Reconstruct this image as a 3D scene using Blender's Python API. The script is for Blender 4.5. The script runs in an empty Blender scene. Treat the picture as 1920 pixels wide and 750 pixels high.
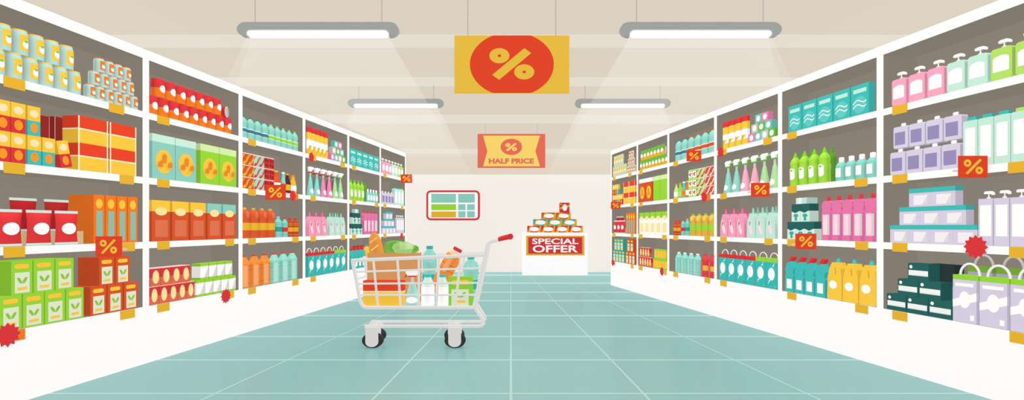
import bpy, math, random
from mathutils import Vector, Matrix
random.seed(7)
S = bpy.context.scene
COL = S.collection
PI = math.pi
EYE, F, HX, HY = 1.047, 1000.0, 960.0, 425.0      # eye height (m), focal length (px of 1920), horizon point

# ------------------------------------------------------------------ materials
MATS = {}
def lin(h):
    h = h.lstrip('#'); out = []
    for i in (0, 2, 4):
        c = int(h[i:i+2], 16) / 255
        out.append(c / 12.92 if c <= .04045 else ((c + .055) / 1.055) ** 2.4)
    return out
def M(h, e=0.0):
    """matt printed / painted colour; e adds a self-lit share that brightens surfaces, most of them no lamps"""
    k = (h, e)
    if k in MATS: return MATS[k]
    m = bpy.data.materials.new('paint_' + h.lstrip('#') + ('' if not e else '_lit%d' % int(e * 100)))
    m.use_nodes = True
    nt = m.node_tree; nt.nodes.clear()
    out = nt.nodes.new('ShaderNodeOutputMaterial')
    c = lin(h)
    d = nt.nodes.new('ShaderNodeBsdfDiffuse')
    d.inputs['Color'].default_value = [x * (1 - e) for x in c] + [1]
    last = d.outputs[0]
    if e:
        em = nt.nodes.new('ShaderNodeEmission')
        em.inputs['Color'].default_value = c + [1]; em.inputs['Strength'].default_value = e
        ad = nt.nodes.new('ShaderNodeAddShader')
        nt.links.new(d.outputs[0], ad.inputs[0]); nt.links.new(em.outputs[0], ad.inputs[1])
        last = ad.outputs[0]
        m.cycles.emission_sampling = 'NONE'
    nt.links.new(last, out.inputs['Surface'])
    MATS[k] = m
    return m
FE = .6                                           # self-lit share added to brighten things that face the aisle end-on
WHITE = ('ffffff', .5)  # shelf white, half of it self-lit
def mm(c):                                         # 'hex' or ('hex', e)
    return M(*c) if isinstance(c, tuple) else M(c)

# ------------------------------------------------------------------ mesh builder
class MB:
    def __init__(s): s.v = []; s.f = []; s.m = []; s.sm = []; s.mats = []; s.k = 0
    def mi(s, c):
        if c not in s.mats: s.mats.append(c)
        return s.mats.index(c)
    def face(s, pts, c, smooth=False):
        b = len(s.v); s.v += [tuple(p) for p in pts]
        s.f.append(tuple(range(b, b + len(pts)))); s.m.append(s.mi(c)); s.sm.append(smooth)
    def grid(s, rows, c, closed=False, smooth=True):
        """rows of points -> quads; c a colour or a list with one per strip"""
        b = len(s.v); n = len(rows[0])
        for r in rows: s.v += [tuple(p) for p in r]
        for i in range(len(rows) - 1):
            cc = c[i] if isinstance(c, list) else c
            for j in range(n if closed else n - 1):
                j2 = (j + 1) % n
                s.f.append((b + i*n + j, b + i*n + j2, b + (i+1)*n + j2, b + (i+1)*n + j)); s.m.append(s.mi(cc)); s.sm.append(smooth)
    def box(s, x0, x1, y0, y1, z0, z1, c, front=None, top=None, side=None):
        p = lambda x, y, z: (x, y, z)
        s.face([p(x0,y0,z0), p(x1,y0,z0), p(x1,y0,z1), p(x0,y0,z1)], front or c)
        s.face([p(x1,y1,z0), p(x0,y1,z0), p(x0,y1,z1), p(x1,y1,z1)], c)
        s.face([p(x0,y1,z0), p(x0,y0,z0), p(x0,y0,z1), p(x0,y1,z1)], side or c)
        s.face([p(x1,y0,z0), p(x1,y1,z0), p(x1,y1,z1), p(x1,y0,z1)], side or c)
        s.face([p(x0,y0,z1), p(x1,y0,z1), p(x1,y1,z1), p(x0,y1,z1)], top or c)
        s.face([p(x0,y1,z0), p(x1,y1,z0), p(x1,y0,z0), p(x0,y0,z0)], c)
    def slabs(s, w, h, d, parts):
        """a carton printed in horizontal bands: parts = [(upper fraction, colour), ...] from the base up"""
        x0, x1 = -w/2, w/2; z0 = 0
        s.face([(x0,d,0), (x1,d,0), (x1,0,0), (x0,0,0)], parts[0][1])
        for fr, c in parts:
            z1 = fr * h
            s.face([(x0,0,z0), (x1,0,z0), (x1,0,z1), (x0,0,z1)], c); s.face([(x1,d,z0), (x0,d,z0), (x0,d,z1), (x1,d,z1)], c)
            s.face([(x0,d,z0), (x0,0,z0), (x0,0,z1), (x0,d,z1)], c); s.face([(x1,0,z0), (x1,d,z0), (x1,d,z1), (x1,0,z1)], c)
            z0 = z1
        s.face([(x0,0,h), (x1,0,h), (x1,d,h), (x0,d,h)], parts[-1][1])
    # printed shapes on the front plane y=0, normalised to a w x h front (x 0..1 from the left, z 0..1 from the base)
    def deco(s, w, h, items, y=0.0):
        for it in items:
            s.k += 1; yy = y - .0007 * s.k
            P = lambda a, b: ((a - .5) * w, yy, b * h)
            t = it[0]
            if t == 'rect': _, a0, a1, b0, b1, c = it; s.face([P(a0,b0), P(a1,b0), P(a1,b1), P(a0,b1)], c)
            elif t == 'ell': _, cx, cz, rx, rz, c = it; s.face([P(cx + rx*math.cos(q*PI/12), cz + rz*math.sin(q*PI/12)) for q in range(24)], c)
            elif t == 'poly': s.face([P(*q) for q in it[1]], it[2])
            elif t == 'pill':
                _, a0, a1, b0, b1, c = it; r = (b1 - b0) / 2; rx = r * h / w
                pts = [(a1 - rx + rx*math.sin(q*PI/8), b0 + r - r*math.cos(q*PI/8)) for q in range(9)] + [(a0 + rx - rx*math.sin(q*PI/8), b0 + r + r*math.cos(q*PI/8)) for q in range(9)]
                s.face([P(*q) for q in pts], c)
            elif t == 'ring':
                _, cx, cz, rx, rz, hx, hz, c = it
                o = [[P(cx + a*math.cos(q*PI/16), cz + b*math.sin(q*PI/16)) for q in range(32)] for a, b in ((hx, hz), (rx, rz))]
                s.grid(o, c, closed=True, smooth=False)
            elif t == 'strip':                      # a band along a polyline
                _, pts, hw, c = it
                s.grid([[P(a, b - hw) for a, b in pts], [P(a, b + hw) for a, b in pts]], c, smooth=False)
    def lathe(s, prof, w, dd, c, n=18, yc=None, smooth=True, x=0.0, cap=True):
        """prof [(radius 0..1 of w/2, z metres)]; c colour or per-strip list"""
        yc = dd / 2 if yc is None else yc
        rows = [[(x + r*w/2*math.cos(2*PI*q/n), yc + r*dd/2*math.sin(2*PI*q/n), z) for q in range(n)] for r, z in prof]
        s.grid(rows, c, closed=True, smooth=smooth)
        if cap:
            s.face(rows[0][::-1], c[0] if isinstance(c, list) else c); s.face(rows[-1], c[-1] if isinstance(c, list) else c)
    def patch(s, prof, w, dd, rows, c, eps=.0012, cols=8, yc=None):
        """a label on the front of a lathe body: rows [(z, x left, x right)] in -1..1 of the radius there"""
        yc = dd / 2 if yc is None else yc
        def rad(z):
            for (r0, z0), (r1, z1) in zip(prof, prof[1:]):
                if z0 <= z <= z1 + 1e-9: return r0 + (r1 - r0) * ((z - z0) / max(z1 - z0, 1e-9))
            return prof[-1][0]
        out = []
        for z, a, b in rows:
            r = rad(z); row = []
            for q in range(cols + 1):
                t = a + (b - a) * q / cols
                t = max(-.99, min(.99, t))
                row.append((t * r * w/2, yc - r * dd/2 * math.sqrt(1 - t*t) - eps, z))
            out.append(row)
        s.grid(out, c)
    def prism(s, pts, d, c, side=None, y0=0.0):
        """outline in x,z (metres, counter-clockwise from the front) pulled back to depth d"""
        s.face([(x, y0, z) for x, z in pts], c)
        s.face([(x, y0 + d, z) for x, z in pts[::-1]], side or c)
        n = len(pts)
        for i in range(n):
            (xa, za), (xb, zb) = pts[i], pts[(i + 1) % n]
            s.face([(xa, y0, za), (xa, y0 + d, za), (xb, y0 + d, zb), (xb, y0, zb)], side or c)
    def tube(s, path, r, c, n=8, r2=None):
        P = [Vector(p) for p in path]; rows = []
        up = Vector((0, 0, 1)); prev = None
        for i, p in enumerate(P):
            a = (P[min(i+1, len(P)-1)] - P[max(i-1, 0)]).normalized()
            if prev is None:
                u = a.cross(up if abs(a.z) < .9 else Vector((0, 1, 0))).normalized()
            else:
                u = (prev - a * prev.dot(a)).normalized()
            prev = u; v = a.cross(u)
            rr = r if r2 is None else r + (r2 - r) * i / (len(P) - 1)
            rows.append([tuple(p + u*rr*math.cos(2*PI*q/n) + v*rr*math.sin(2*PI*q/n)) for q in range(n)])
        s.grid(rows, c, closed=True); s.face(rows[0][::-1], c); s.face(rows[-1], c)
    def add_mesh(s, me, mat4, c):
        b = len(s.v); s.v += [tuple(mat4 @ v.co) for v in me.vertices]
        for p in me.polygons: s.f.append(tuple(b + i for i in p.vertices)); s.m.append(s.mi(c)); s.sm.append(False)
    def build(s, name, parent=None):
        me = bpy.data.meshes.new(name)
        me.from_pydata(s.v, [], s.f)
        for c in s.mats: me.materials.append(mm(c))
        me.polygons.foreach_set('material_index', s.m); me.polygons.foreach_set('use_smooth', s.sm)
        me.update()
        o = bpy.data.objects.new(name, me); COL.objects.link(o)
        if parent is not None: o.parent = parent
        return o
def rrect(x0, x1, z0, z1, r, n=5):
    pts = []
    for cx, cz, a0 in ((x1-r, z0+r, -PI/2), (x1-r, z1-r, 0), (x0+r, z1-r, PI/2), (x0+r, z0+r, PI)):
        pts += [(cx + r*math.cos(a0 + q*PI/2/n), cz + r*math.sin(a0 + q*PI/2/n)) for q in range(n + 1)]
    return pts
def tag(o, label=None, cat=None, group=None, kind=None):
    for k, v in (('label', label), ('category', cat), ('group', group), ('kind', kind)):
        if v: o[k] = v
    return o
def empty(name, loc=(0, 0, 0), rz=0):
    o = bpy.data.objects.new(name, None); COL.objects.link(o)
    o.location = loc; o.rotation_euler = (0, 0, rz); o.empty_display_size = .05
    return o
def dup(src):
    r = src.copy(); COL.objects.link(r)
    for ch in [c for c in ALLCH.get(src.name, [])]:
        c = ch.copy(); COL.objects.link(c); c.parent = r
        for g in ALLCH.get(ch.name, []):
            d = g.copy(); COL.objects.link(d); d.parent = c
    return r
ALLCH = {}
def text_mesh(txt, offset=0.0):
    cu = bpy.data.curves.new('lettering', 'FONT'); cu.body = txt; cu.align_x = 'CENTER'; cu.offset = offset; cu.resolution_u = 4
    ob = bpy.data.objects.new('lettering_source', cu); COL.objects.link(ob)
    dg = bpy.context.evaluated_depsgraph_get()
    me = bpy.data.meshes.new_from_object(ob.evaluated_get(dg))
    bpy.data.objects.remove(ob); bpy.data.curves.remove(cu)
    return me
def put_text(mb, txt, cx, z0, z1, width, y, c, offset=.02):
    me = text_mesh(txt, offset)
    xs = [v.co.x for v in me.vertices]; ys = [v.co.y for v in me.vertices]
    sx = width / (max(xs) - min(xs)); sz = (z1 - z0) / (max(ys) - min(ys))
    mat = Matrix(((sx, 0, 0, cx - sx*(max(xs)+min(xs))/2), (0, 0, -1, y), (0, sz, 0, z0 - sz*min(ys)), (0, 0, 0, 1)))
    mb.add_mesh(me, mat, c); bpy.data.meshes.remove(me)
def W(px, py, Y):                                   # a point seen at px,py standing at distance Y
    return Vector(((px - HX) * Y / F, Y, EYE - (py - HY) * Y / F))

# ------------------------------------------------------------------ the two shelving runs
class Run:
    def __init__(s, a, b, side, posts):
        s.side = side
        s.o = Vector(a); dv = Vector(b) - s.o; s.L = dv.length; s.d = dv.normalized()
        s.rz = math.atan2(s.d.y, s.d.x); s.nrm = Vector((-s.d.y, s.d.x))
        s.posts = [s.u(p) for p in posts]
    def u(s, px):
        k = (px - HX) / F
        return (k * s.o.y - s.o.x) / (s.d.x - k * s.d.y)
    def Y(s, px): return s.o.y + s.u(px) * s.d.y
    def z(s, px, py): return EYE - (py - HY) * s.Y(px) / F
    def at(s, u, v=0.0, z=0.0):
        p = s.o + s.d * u + s.nrm * v
        return Vector((p.x, p.y, z))
    def bay(s, u):
        for i in range(6):
            if s.posts[i] <= u < s.posts[i + 1]: break
        return i if s.side == 'left' else 5 - i     # 0 = nearest
LEFT = Run((-2.967, 2.926), (-1.957, 9.836), 'left', [-54, 273.5, 451, 570, 653, 713, 761])
RIGHT = Run((1.769, 9.56), (3.026, 2.529), 'right', [1145, 1195, 1253, 1341.5, 1462.5, 1650, 1990])
BASE, PL3, PL2, PL1, TOPIN, TOP = .437, .931, 1.424, 1.924, 2.328, 2.40
ROWZ = {1: PL1, 2: PL2, 3: PL3, 4: BASE}
ROWN = {1: 'top shelf', 2: 'second shelf', 3: 'third shelf', 4: 'bottom shelf'}
BAYN = ['nearest', 'second', 'third', 'fourth', 'fifth', 'farthest']
DEPTH, THK = .29, .05
GREY = ('8c8478', .6)  # board grey with a self-lit share that softens its shading
HOLD = ['cans and snack bags', 'cereal and coffee boxes', 'drinks', 'spray bottles and detergents', 'washing powder and cleaners', 'pump soaps']
HOLDR = ['pump soaps and gift packs', 'bleach and washing powder', 'spray bottles and detergents', 'drinks', 'cereal and tinned food', 'jars and snack bags']
def make_shelving(run):
    for i in range(6):
        u0, u1 = run.posts[i], run.posts[i + 1]
        b = run.bay((u0 + u1) / 2)
        r = empty('shelving_bay', run.at(u0), run.rz)
        hold = (HOLD if run.side == 'left' else HOLDR)[b]
        tag(r, 'white open shelving bay with grey inside, %s %s-hand bay, holding %s' % (BAYN[b], run.side, hold), 'shelving', 'bays of the %s shelving' % run.side)
        w = u1 - u0; h = .03
        a = MB(); a.box(0, w - .0005, 0, DEPTH, 0.001, BASE, WHITE, top=GREY); a.build('base_panel', r)
        a = MB(); a.box(0, w - .0005, 0, DEPTH, TOPIN, TOP, GREY, front=WHITE, top=WHITE); a.build('top_board', r)
        a = MB(); a.box(0, w - .0005, DEPTH, DEPTH + .02, BASE, TOPIN, GREY); a.build('back_panel', r)
        l0 = h if i else 2*h
        l1 = w - h if i < 5 else w - .05
        for z in (PL3, PL2, PL1):
            a = MB(); a.box(l0, l1, .0, DEPTH, z - THK, z, GREY, front=WHITE); a.build('shelf_board', r)
        a = MB(); a.box(0, l0, 0, DEPTH, BASE, TOPIN, GREY, front=WHITE); a.build('upright', r)
        a = MB(); a.box(l1, w - .0005, 0, DEPTH, BASE, TOPIN, GREY, front=WHITE); a.build('upright', r)
make_shelving(LEFT); make_shelving(RIGHT)

# ------------------------------------------------------------------ product builders: return [(part name, MB), ...], the first is the thing's own body
Y_, R_, T_, G_, W_, CREAM = 'fcc944', 'd93a3e', '43bfbb', '97d73f', ('ffffff', .15), 'fbe6a2'
def P_jar(w, h, d, lab='fcc944', dot=True):
    pr = [(.86, 0), (.97, .05*h), (.97, .84*h), (.86, .95*h)]
    a = MB(); a.lathe(pr, w, d, 'b5d9d2')
    lid = MB(); lid.lathe([(.88, .951*h), (.88, .985*h), (.84, h)], w, d, lab)
    l = MB(); l.patch(pr, w, d, [(z*h, -.55, .82) for z in (.17, .5, .8)], lab)
    l.patch(pr, w, d, [((.44 + .17*math.sin(q*PI/8))*h, .15 - .42*math.cos(q*PI/8), .15 + .42*math.cos(q*PI/8)) for q in range(-4, 5)], W_, eps=.002)
    l.patch(pr, w, d, [((.55 + .05*math.sin(q*PI/4))*h, .12 - .3*math.cos(q*PI/4) , .12 + .3*math.cos(q*PI/4)) for q in range(-2, 3)], '8fc63d', eps=.003)
    return [('jar', a), ('lid', lid), ('paper_label', l)]
def P_tin(w, h, d, top='d93a3e', low='f47b29'):
    pr = [(.92, 0), (.98, .03*h), (.98, .5*h), (.98, .93*h), (.9, h)]
    a = MB(); a.lathe(pr, w, d, [low, low, top, top])
    l = MB(); l.patch(pr, w, d, [((.47 + .2*math.sin(q*PI/8))*h, .12 - .6*math.cos(q*PI/8), .12 + .6*math.cos(q*PI/8)) for q in range(-4, 5)], W_, eps=.0015)
    return [('tin', a), ('paper_label', l)]
def P_lyingtin(w, h, d):
    a = MB(); n = 18
    rows = [[(r*h/2*math.cos(2*PI*q/n)*.62, y, h/2 + r*h/2*math.sin(2*PI*q/n)) for q in range(n)] for r, y in ((.05, .006), (.55, .006), (.6, .002), (.7, .006), (.86, .006), (.9, 0), (1, .004), (1, d))]
    a.grid(rows, ['c9c8c4', 'a5a4a0', 'a5a4a0', 'd3d2ce', 'b5b4b0', 'e3e2de', 'd93a3e'], closed=True, smooth=False); a.face(rows[-1], 'c9c8c4'); a.face(rows[0][::-1], 'c9c8c4')
    return [('tin', a)]
def P_grain(w, h, d, low=R_):
    a = MB(); a.slabs(w, h, d, [(.5, low), (1, Y_)])
    a.deco(w, h, [('ell', .5, .75, .34, .13, 'f9e6b9'), ('ell', .5, .26, .3, .17, 'f79a2e')])
    return [('grain_box', a)]
def P_carton(w, h, d, low=Y_, top='e8482d', edge='fff3d0'):
    a = MB(); a.slabs(w, h, d, [(.5, low), (.55, edge), (1, top)])
    a.deco(w, h, [('rect', 0, .045, 0, 1, edge), ('rect', .955, 1, 0, 1, edge), ('rect', .045, .955, 0, .02, 'e6b434')])
    return [('carton', a)]
def P_pasta(w, h, d):
    a = MB(); a.slabs(w, h, d, [(1, 'f47b29')])
    a.deco(w, h, [('ell', .5, .82, .32, .1, Y_), ('rect', .22, .8, .04, .67, '8abfb2')])
    return [('pasta_box', a)]
def leafpair(cx, cz, s, c):
    def leaf(sg): return ('poly', [(cx, cz), (cx + sg*.1*s, cz + .01*s), (cx + sg*.2*s, cz + .1*s), (cx + sg*.22*s, cz + .17*s), (cx + sg*.12*s, cz + .16*s), (cx + sg*.03*s, cz + .08*s)][::(1 if sg > 0 else -1)], c)
    return [leaf(-1), leaf(1)]
def P_tea(w, h, d, c=G_):
    a = MB(); a.slabs(w, h, d, [(1, c)])
    a.deco(w, h, [('pill', .14, .84, .77, .91, Y_), ('rect', .15, .86, .05, .66, 'e0ead0')] + leafpair(.5, .33, 1.1, '8fc63d') + [('rect', .28, .72, .14, .22, Y_)])
    return [('tea_box', a)]
def P_cereal(w, h, d, c='8dcfc2', top='c9ede1', oval=True):
    a = MB(); a.slabs(w, h, d, [(.83, c), (1, top)])
    it = []
    if oval:
        it = [('ell', .5, .4, .36, .27, 'fcc944')]
        for cx, cz, n in ((.5, .44, 5), (.3, .34, 3), (.7, .34, 3)):
            it.append(('rect', cx - .006, cx + .006, cz - .14, cz + .1, 'f79a2e'))
            for q in range(n):
                zz = cz - .05 + q*.035
                it += [('ell', cx - .05, zz, .055, .024, 'f0862e'), ('ell', cx + .05, zz, .055, .024, 'f0862e')]
            it.append(('ell', cx, cz - .05 + n*.035, .03, .022, 'f0862e'))
    a.deco(w, h, it)
    return [('cereal_box', a)]
def P_coffee(w, h, d, c='d8572f', top=Y_, panel='de7554', ov=CREAM):
    a = MB(); a.slabs(w, h, d, [(.73, c), (1, top)])
    a.deco(w, h, [('ell', .5, .73, .33, .1, ov), ('rect', .16, .86, .1, .52, panel)])
    return [('coffee_box', a)]
def P_noodle(w, h, d):
    a = MB(); a.slabs(w, h, d, [(.48, 'de6f55'), (.97, R_), (1, 'ecd9d2')])
    a.deco(w, h, [('ell', .55, .5, .3, .37, CREAM), ('rect', 0, .02, 0, 1, 'a92c30')])
    return [('noodle_box', a)]
def P_bandbox(w, h, d, mid=W_):
    a = MB(); a.slabs(w, h, d, [(.13, '97d73f'), (.83, mid), (1, '97d73f')])
    if mid == W_: a.deco(w, h, [('poly', [(.45, .13), (.96, .13), (.96, .83)], ('dcdbd8', .1)), ('rect', .965, 1, .0, 1, '5d6b5b')])
    else: a.deco(w, h, [('rect', .93, 1, .13, .83, 'e6a92e')])
    return [('biscuit_box', a)]
def P_zig(w, h, d, c='d8572f', z1='e6b434', style=0):
    a = MB(); a.slabs(w, h, d, [(.93, c), (1, 'efe6dc')])
    if style == 0:
        it = [('poly', [(0, .1), (.35, .32), (.5, .25), (.75, .55), (1, .85), (1, .5), (.7, .2), (.4, .02), (.1, .02)], z1), ('poly', [(0, .5), (.3, .8), (.55, .9), (.3, .9), (0, .78)], z1)]
    elif style == 1:
        it = [('rect', .12, .42, .15, .45, z1), ('rect', .52, .86, .1, .42, z1), ('rect', .1, .44, .55, .85, z1), ('rect', .55, .85, .52, .8, z1), ('ell', .5, .48, .13, .13, c)]
    elif style == 2:
        it = [('rect', .08, .92, .12, .82, W_), ('ell', .35, .5, .16, .14, z1), ('ell', .65, .6, .13, .12, z1), ('ell', .6, .35, .12, .1, z1)]
    a.deco(w, h, it)
    return [('food_box', a)]
def P_cube(w, h, d, c='8dcfc2'):
    a = MB(); a.slabs(w, h, d, [(1, c)]); a.deco(w, h, [('ell', .5, .5, .3, .33, W_)])
    return [('soap_box', a)]
def wave(cz, s=.06): return [(.12 + .76*t/12, cz + s*math.sin(t/12*2*PI - .5) + .06*(t/12)) for t in range(13)]
def P_powder(w, h, d):
    a = MB(); a.slabs(w, h, d, [(1, T_)])
    a.deco(w, h, [('rect', .13, .87, .73, .86, 'c3eadb'), ('ell', .5, .34, .38, .28, '63cbc6'), ('strip', wave(.41), .017, W_), ('strip', wave(.27), .017, W_)])
    return [('washing_powder_box', a)]
def P_soften(w, h, d):
    a = MB(); a.slabs(w, h, d, [(.6, 'd0efe4'), (1, '2b6562')])
    wv = [(t/10, .6 - .05 + .05*math.sin(t/10*2*PI + 2)) for t in range(11)]
    a.deco(w, h, [('poly', wv + [(1, .62), (0, .62)], '2b6562'), ('poly', [(.38, .06), (.64, .06), (.64, .3), (.72, .26), (.8, .34), (.64, .46), (.51, .42), (.38, .46), (.22, .34), (.3, .26), (.38, .3)], '41ab9f')])
    return [('laundry_box', a)]
def P_pale(w, h, d):
    a = MB(); a.slabs(w, h, d, [(1, 'c0e2d7')]); a.deco(w, h, [('rect', .0, .6, 0, 1, 'd0efe4'), ('rect', .3, .44, 0, 1, W_)])
    return [('tablet_box', a)]
def P_tub(w, h, d):
    a = MB(); a.slabs(w, h*.76, d, [(1, 'd6d0e7')]); a.deco(w, h*.76, [('rect', .22, .85, .12, .82, 'f3f1f5'), ('poly', [(.6, .12), (.85, .12), (.85, .82)], ('dedce0', 0))])
    l = MB(); l.box(-w*.5, w*.5, -.002, d, h*.762, h, T_)
    return [('storage_tub', a), ('lid', l)]
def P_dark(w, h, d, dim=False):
    a = MB(); a.slabs(w, h, d, [(1, '2b6562' if not dim else '2f3b3c')])  # dim: base and stripe greyed to paint in shade
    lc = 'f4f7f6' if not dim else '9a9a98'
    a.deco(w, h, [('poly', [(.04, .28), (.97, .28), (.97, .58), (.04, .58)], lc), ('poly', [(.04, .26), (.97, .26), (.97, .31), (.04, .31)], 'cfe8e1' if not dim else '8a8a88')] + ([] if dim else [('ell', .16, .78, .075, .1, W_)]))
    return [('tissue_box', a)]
def handle(w, z, hh, y, c, r=.0045, frac=.36):
    a = MB(); a.tube([(-w*frac*math.cos(q*PI/12), y, z - .002 + hh*math.sin(q*PI/12)) for q in range(13)], r, c)
    return a
def P_carry(w, h, d, c=R_):
    a = MB(); a.slabs(w, h, d, [(.87, '3dbdb8'), (1, c)])
    sw = lambda sg: ('poly', [(.5 + sg*.05, .5 + sg*.22), (.5 + sg*.2, .5 + sg*.29), (.5 + sg*.3, .5 + sg*.38), (.5 + sg*.22, .5 + sg*.24)], W_)
    a.deco(w, h, [('ell', .5, .48, .31, .21, W_), sw(1), sw(-1), ('rect', .8, .9, .05, .1, c)])
    return [('carry_pack', a), ('handle', handle(w, h, .055, d*.4, 'efefee'))]
def P_gift(w, h, d):
    a = MB(); a.slabs(w, h, d, [(.9, 'd6d0e7'), (1, G_)])
    a.deco(w, h, [('rect', .1, .82, .76, .83, W_), ('poly', [(0, .3), (1, .48), (1, .66), (0, .46)], W_), ('ell', .48, .48, .22, .18, W_), ('rect', .7, .86, .06, .17, W_), ('rect', .955, 1, 0, .9, 'b3acc6')])
    return [('gift_pack', a), ('handle', handle(w, h, .075, d*.4, ('f2f2f2', .2), .007, .38))]
def P_giftback(w, h, d):
    a = MB(); a.slabs(w, h, d, [(.9, 'b3acc6'), (1, '7aaf38')])  # back-row copy of the gift pack, shade put into its colours
    return [('gift_pack', a), ('handle', handle(w, h, .075, d*.4, 'c9c8c5', .007, .38))]
def P_bag(w, h, d, c=R_):
    """pillow bag with crimped, toothed ends"""
    a = MB(); nx, nz = 10, 10
    def pt(i, j, sg):
        x = (i/nx - .5) * w * (1 - .07*math.sin(j/nz*PI)); z = (.06 + .86*j/nz) * h
        b = max(0, math.sin(i/nx*PI))**.6 * max(0, math.sin(j/nz*PI))**.6
        return (x, d/2 - sg*b*d/2, z)
    for sg in (1, -1):
        a.grid([[pt(i, j, sg) for i in range(nx+1)][::sg] for j in range(nz+1)], c)
    ends = []
    for z0, z1 in ((.92, 1.0), (.06, -.0)):
        e = MB(); ends.append(('crimped_end', e))
        pts = [(-w/2, z0*h), (w/2, z0*h)]; n = 16
        tooth = [(w/2 - w*q/(2*n), (z1 if q % 2 else z1*.985 + z0*.015)*h) for q in range(2*n + 1)]
        e.prism([(x, z) for x, z in (pts + tooth)], .004, 'cfe9e1', y0=d/2 - .002)
    if c == R_:
        rows = []
        l = MB()
        for q in range(-6, 7):
            zz = .47 + .17*math.sin(q*PI/12); hw = .33*math.cos(q*PI/12)
            row = []
            for k in range(9):
                fx = .5 - hw + 2*hw*k/8; b = max(0, math.sin(fx*PI))**.6 * max(0, math.sin((zz-.06)/.86*PI))**.6
                row.append(((fx - .5)*w*.95, d/2 - b*d/2 - .003, zz*h))
            rows.append(row)
        l.grid(rows, W_)
        return [('snack_bag', a)] + ends + [('printed_oval', l)]
    return [('snack_bag', a)] + ends
def P_tray(w, h, d):
    a = MB(); a.slabs(w, h, d, [(1, 'd7bb8d')]); return [('display_tray', a)]
def cap_mb(r0, r1, z0, z1, w, d, c, n=14, yc=None):
    a = MB(); a.lathe([(r0, z0), (r0*1.0, z0 + (z1-z0)*.9), (r1, z1)], w, d, c, n=n, yc=yc); return a
def P_water(w, h, d, c='8dd3c6', cap='3b7f97', lab='3b7f97'):
    H = h
    pr = [(.8, 0), (.93, .03*H), (.93, .28*H), (.93, .45*H), (.8, .52*H), (.92, .6*H), (.9, .74*H), (.68, .86*H), (.32, .93*H), (.3, .95*H)]
    a = MB(); a.lathe(pr, w, d, c, n=16)
    l = MB(); l.lathe([(.945, .25*H), (.955, .25*H), (.955, .275*H), (.955, .425*H), (.955, .45*H), (.945, .45*H)], w, d, ['e9f5f1', 'e9f5f1', lab, 'e9f5f1', 'e9f5f1'], n=16, cap=False)
    return [('water_bottle', a), ('cap', cap_mb(.36, .34, .951*H, H, w, d, cap)), ('paper_label', l)]
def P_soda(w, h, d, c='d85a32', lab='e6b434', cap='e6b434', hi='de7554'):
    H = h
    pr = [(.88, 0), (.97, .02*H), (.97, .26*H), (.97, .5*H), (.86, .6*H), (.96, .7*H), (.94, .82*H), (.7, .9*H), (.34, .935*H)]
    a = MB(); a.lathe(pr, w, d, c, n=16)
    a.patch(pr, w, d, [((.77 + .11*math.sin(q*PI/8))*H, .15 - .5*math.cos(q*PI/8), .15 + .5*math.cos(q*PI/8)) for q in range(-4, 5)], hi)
    l = MB(); l.lathe([(.985, .26*H), (.985, .5*H)], w, d, lab, n=16, cap=False)
    return [('drink_bottle', a), ('cap', cap_mb(.34, .32, .936*H, H, w, d, cap)), ('paper_label', l)]
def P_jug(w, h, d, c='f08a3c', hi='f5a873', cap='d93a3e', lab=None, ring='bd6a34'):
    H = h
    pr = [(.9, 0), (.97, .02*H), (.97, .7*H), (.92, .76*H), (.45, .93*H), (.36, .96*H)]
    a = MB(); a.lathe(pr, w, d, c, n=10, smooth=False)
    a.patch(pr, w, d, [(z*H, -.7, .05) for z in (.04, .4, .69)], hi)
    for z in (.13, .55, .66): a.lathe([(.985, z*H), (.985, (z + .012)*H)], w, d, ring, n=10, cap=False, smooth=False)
    o = [('juice_bottle', a), ('cap', cap_mb(.4, .38, .961*H, H, w, d, cap))]
    if lab:
        l = MB(); l.lathe([(.99, .28*H), (.99, .5*H)], w, d, lab, n=10, cap=False, smooth=False); o.append(('paper_label', l))
    return o
def P_small(w, h, d, c='7fd0c4', cap='8dcfc2', lab='2fa39b', ring='4bb5ab'):
    H = h
    pr = [(.85, 0), (.95, .03*H), (.95, .68*H), (.8, .78*H), (.4, .88*H), (.36, .93*H)]
    a = MB(); a.lathe(pr, w, d, c, n=14)
    for z in (.1, .6, .68): a.lathe([(.97, z*H), (.97, (z+.02)*H)], w, d, ring, n=14, cap=False)
    l = MB(); l.lathe([(.975, .27*H), (.975, .5*H)], w, d, lab, n=14, cap=False)
    return [('drink_bottle', a), ('cap', cap_mb(.42, .4, .931*H, H, w, d, cap)), ('paper_label', l)]
def P_sauce(w, h, d, c='d8572f', cap='e6b434', lab='ffffff', slim=.4):
    H = h
    pr = [(.9, 0), (.96, .02*H), (.96, .5*H), (.8, .6*H), (slim, .8*H), (slim, .92*H)]
    a = MB(); a.lathe(pr, w, d, c, n=14)
    l = MB(); l.lathe([(.975, .14*H), (.975, .44*H)], w, d, lab, n=14, cap=False)
    return [('sauce_bottle', a), ('cap', cap_mb(slim + .05, slim + .02, .921*H, H, w, d, cap)), ('paper_label', l)]
def P_canister(w, h, d):
    H = h
    pr = [(.92, 0), (.97, .02*H), (.97, .2*H), (.97, .46*H), (.97, .52*H), (.97, .55*H), (.97, .8*H), (.97, .96*H), (.88, H)]
    a = MB(); a.lathe(pr, w, d, [Y_, Y_, W_, W_, 'c9ede1', Y_, 'd93a3e', 'd93a3e'])
    a.patch(pr, w, d, [((.03 + .3*q/4)*H, -.97 + .42*q/4, -.9 + 1.7*q/4) for q in range(5)], 'e6b434')
    return [('snack_canister', a)]
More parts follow.
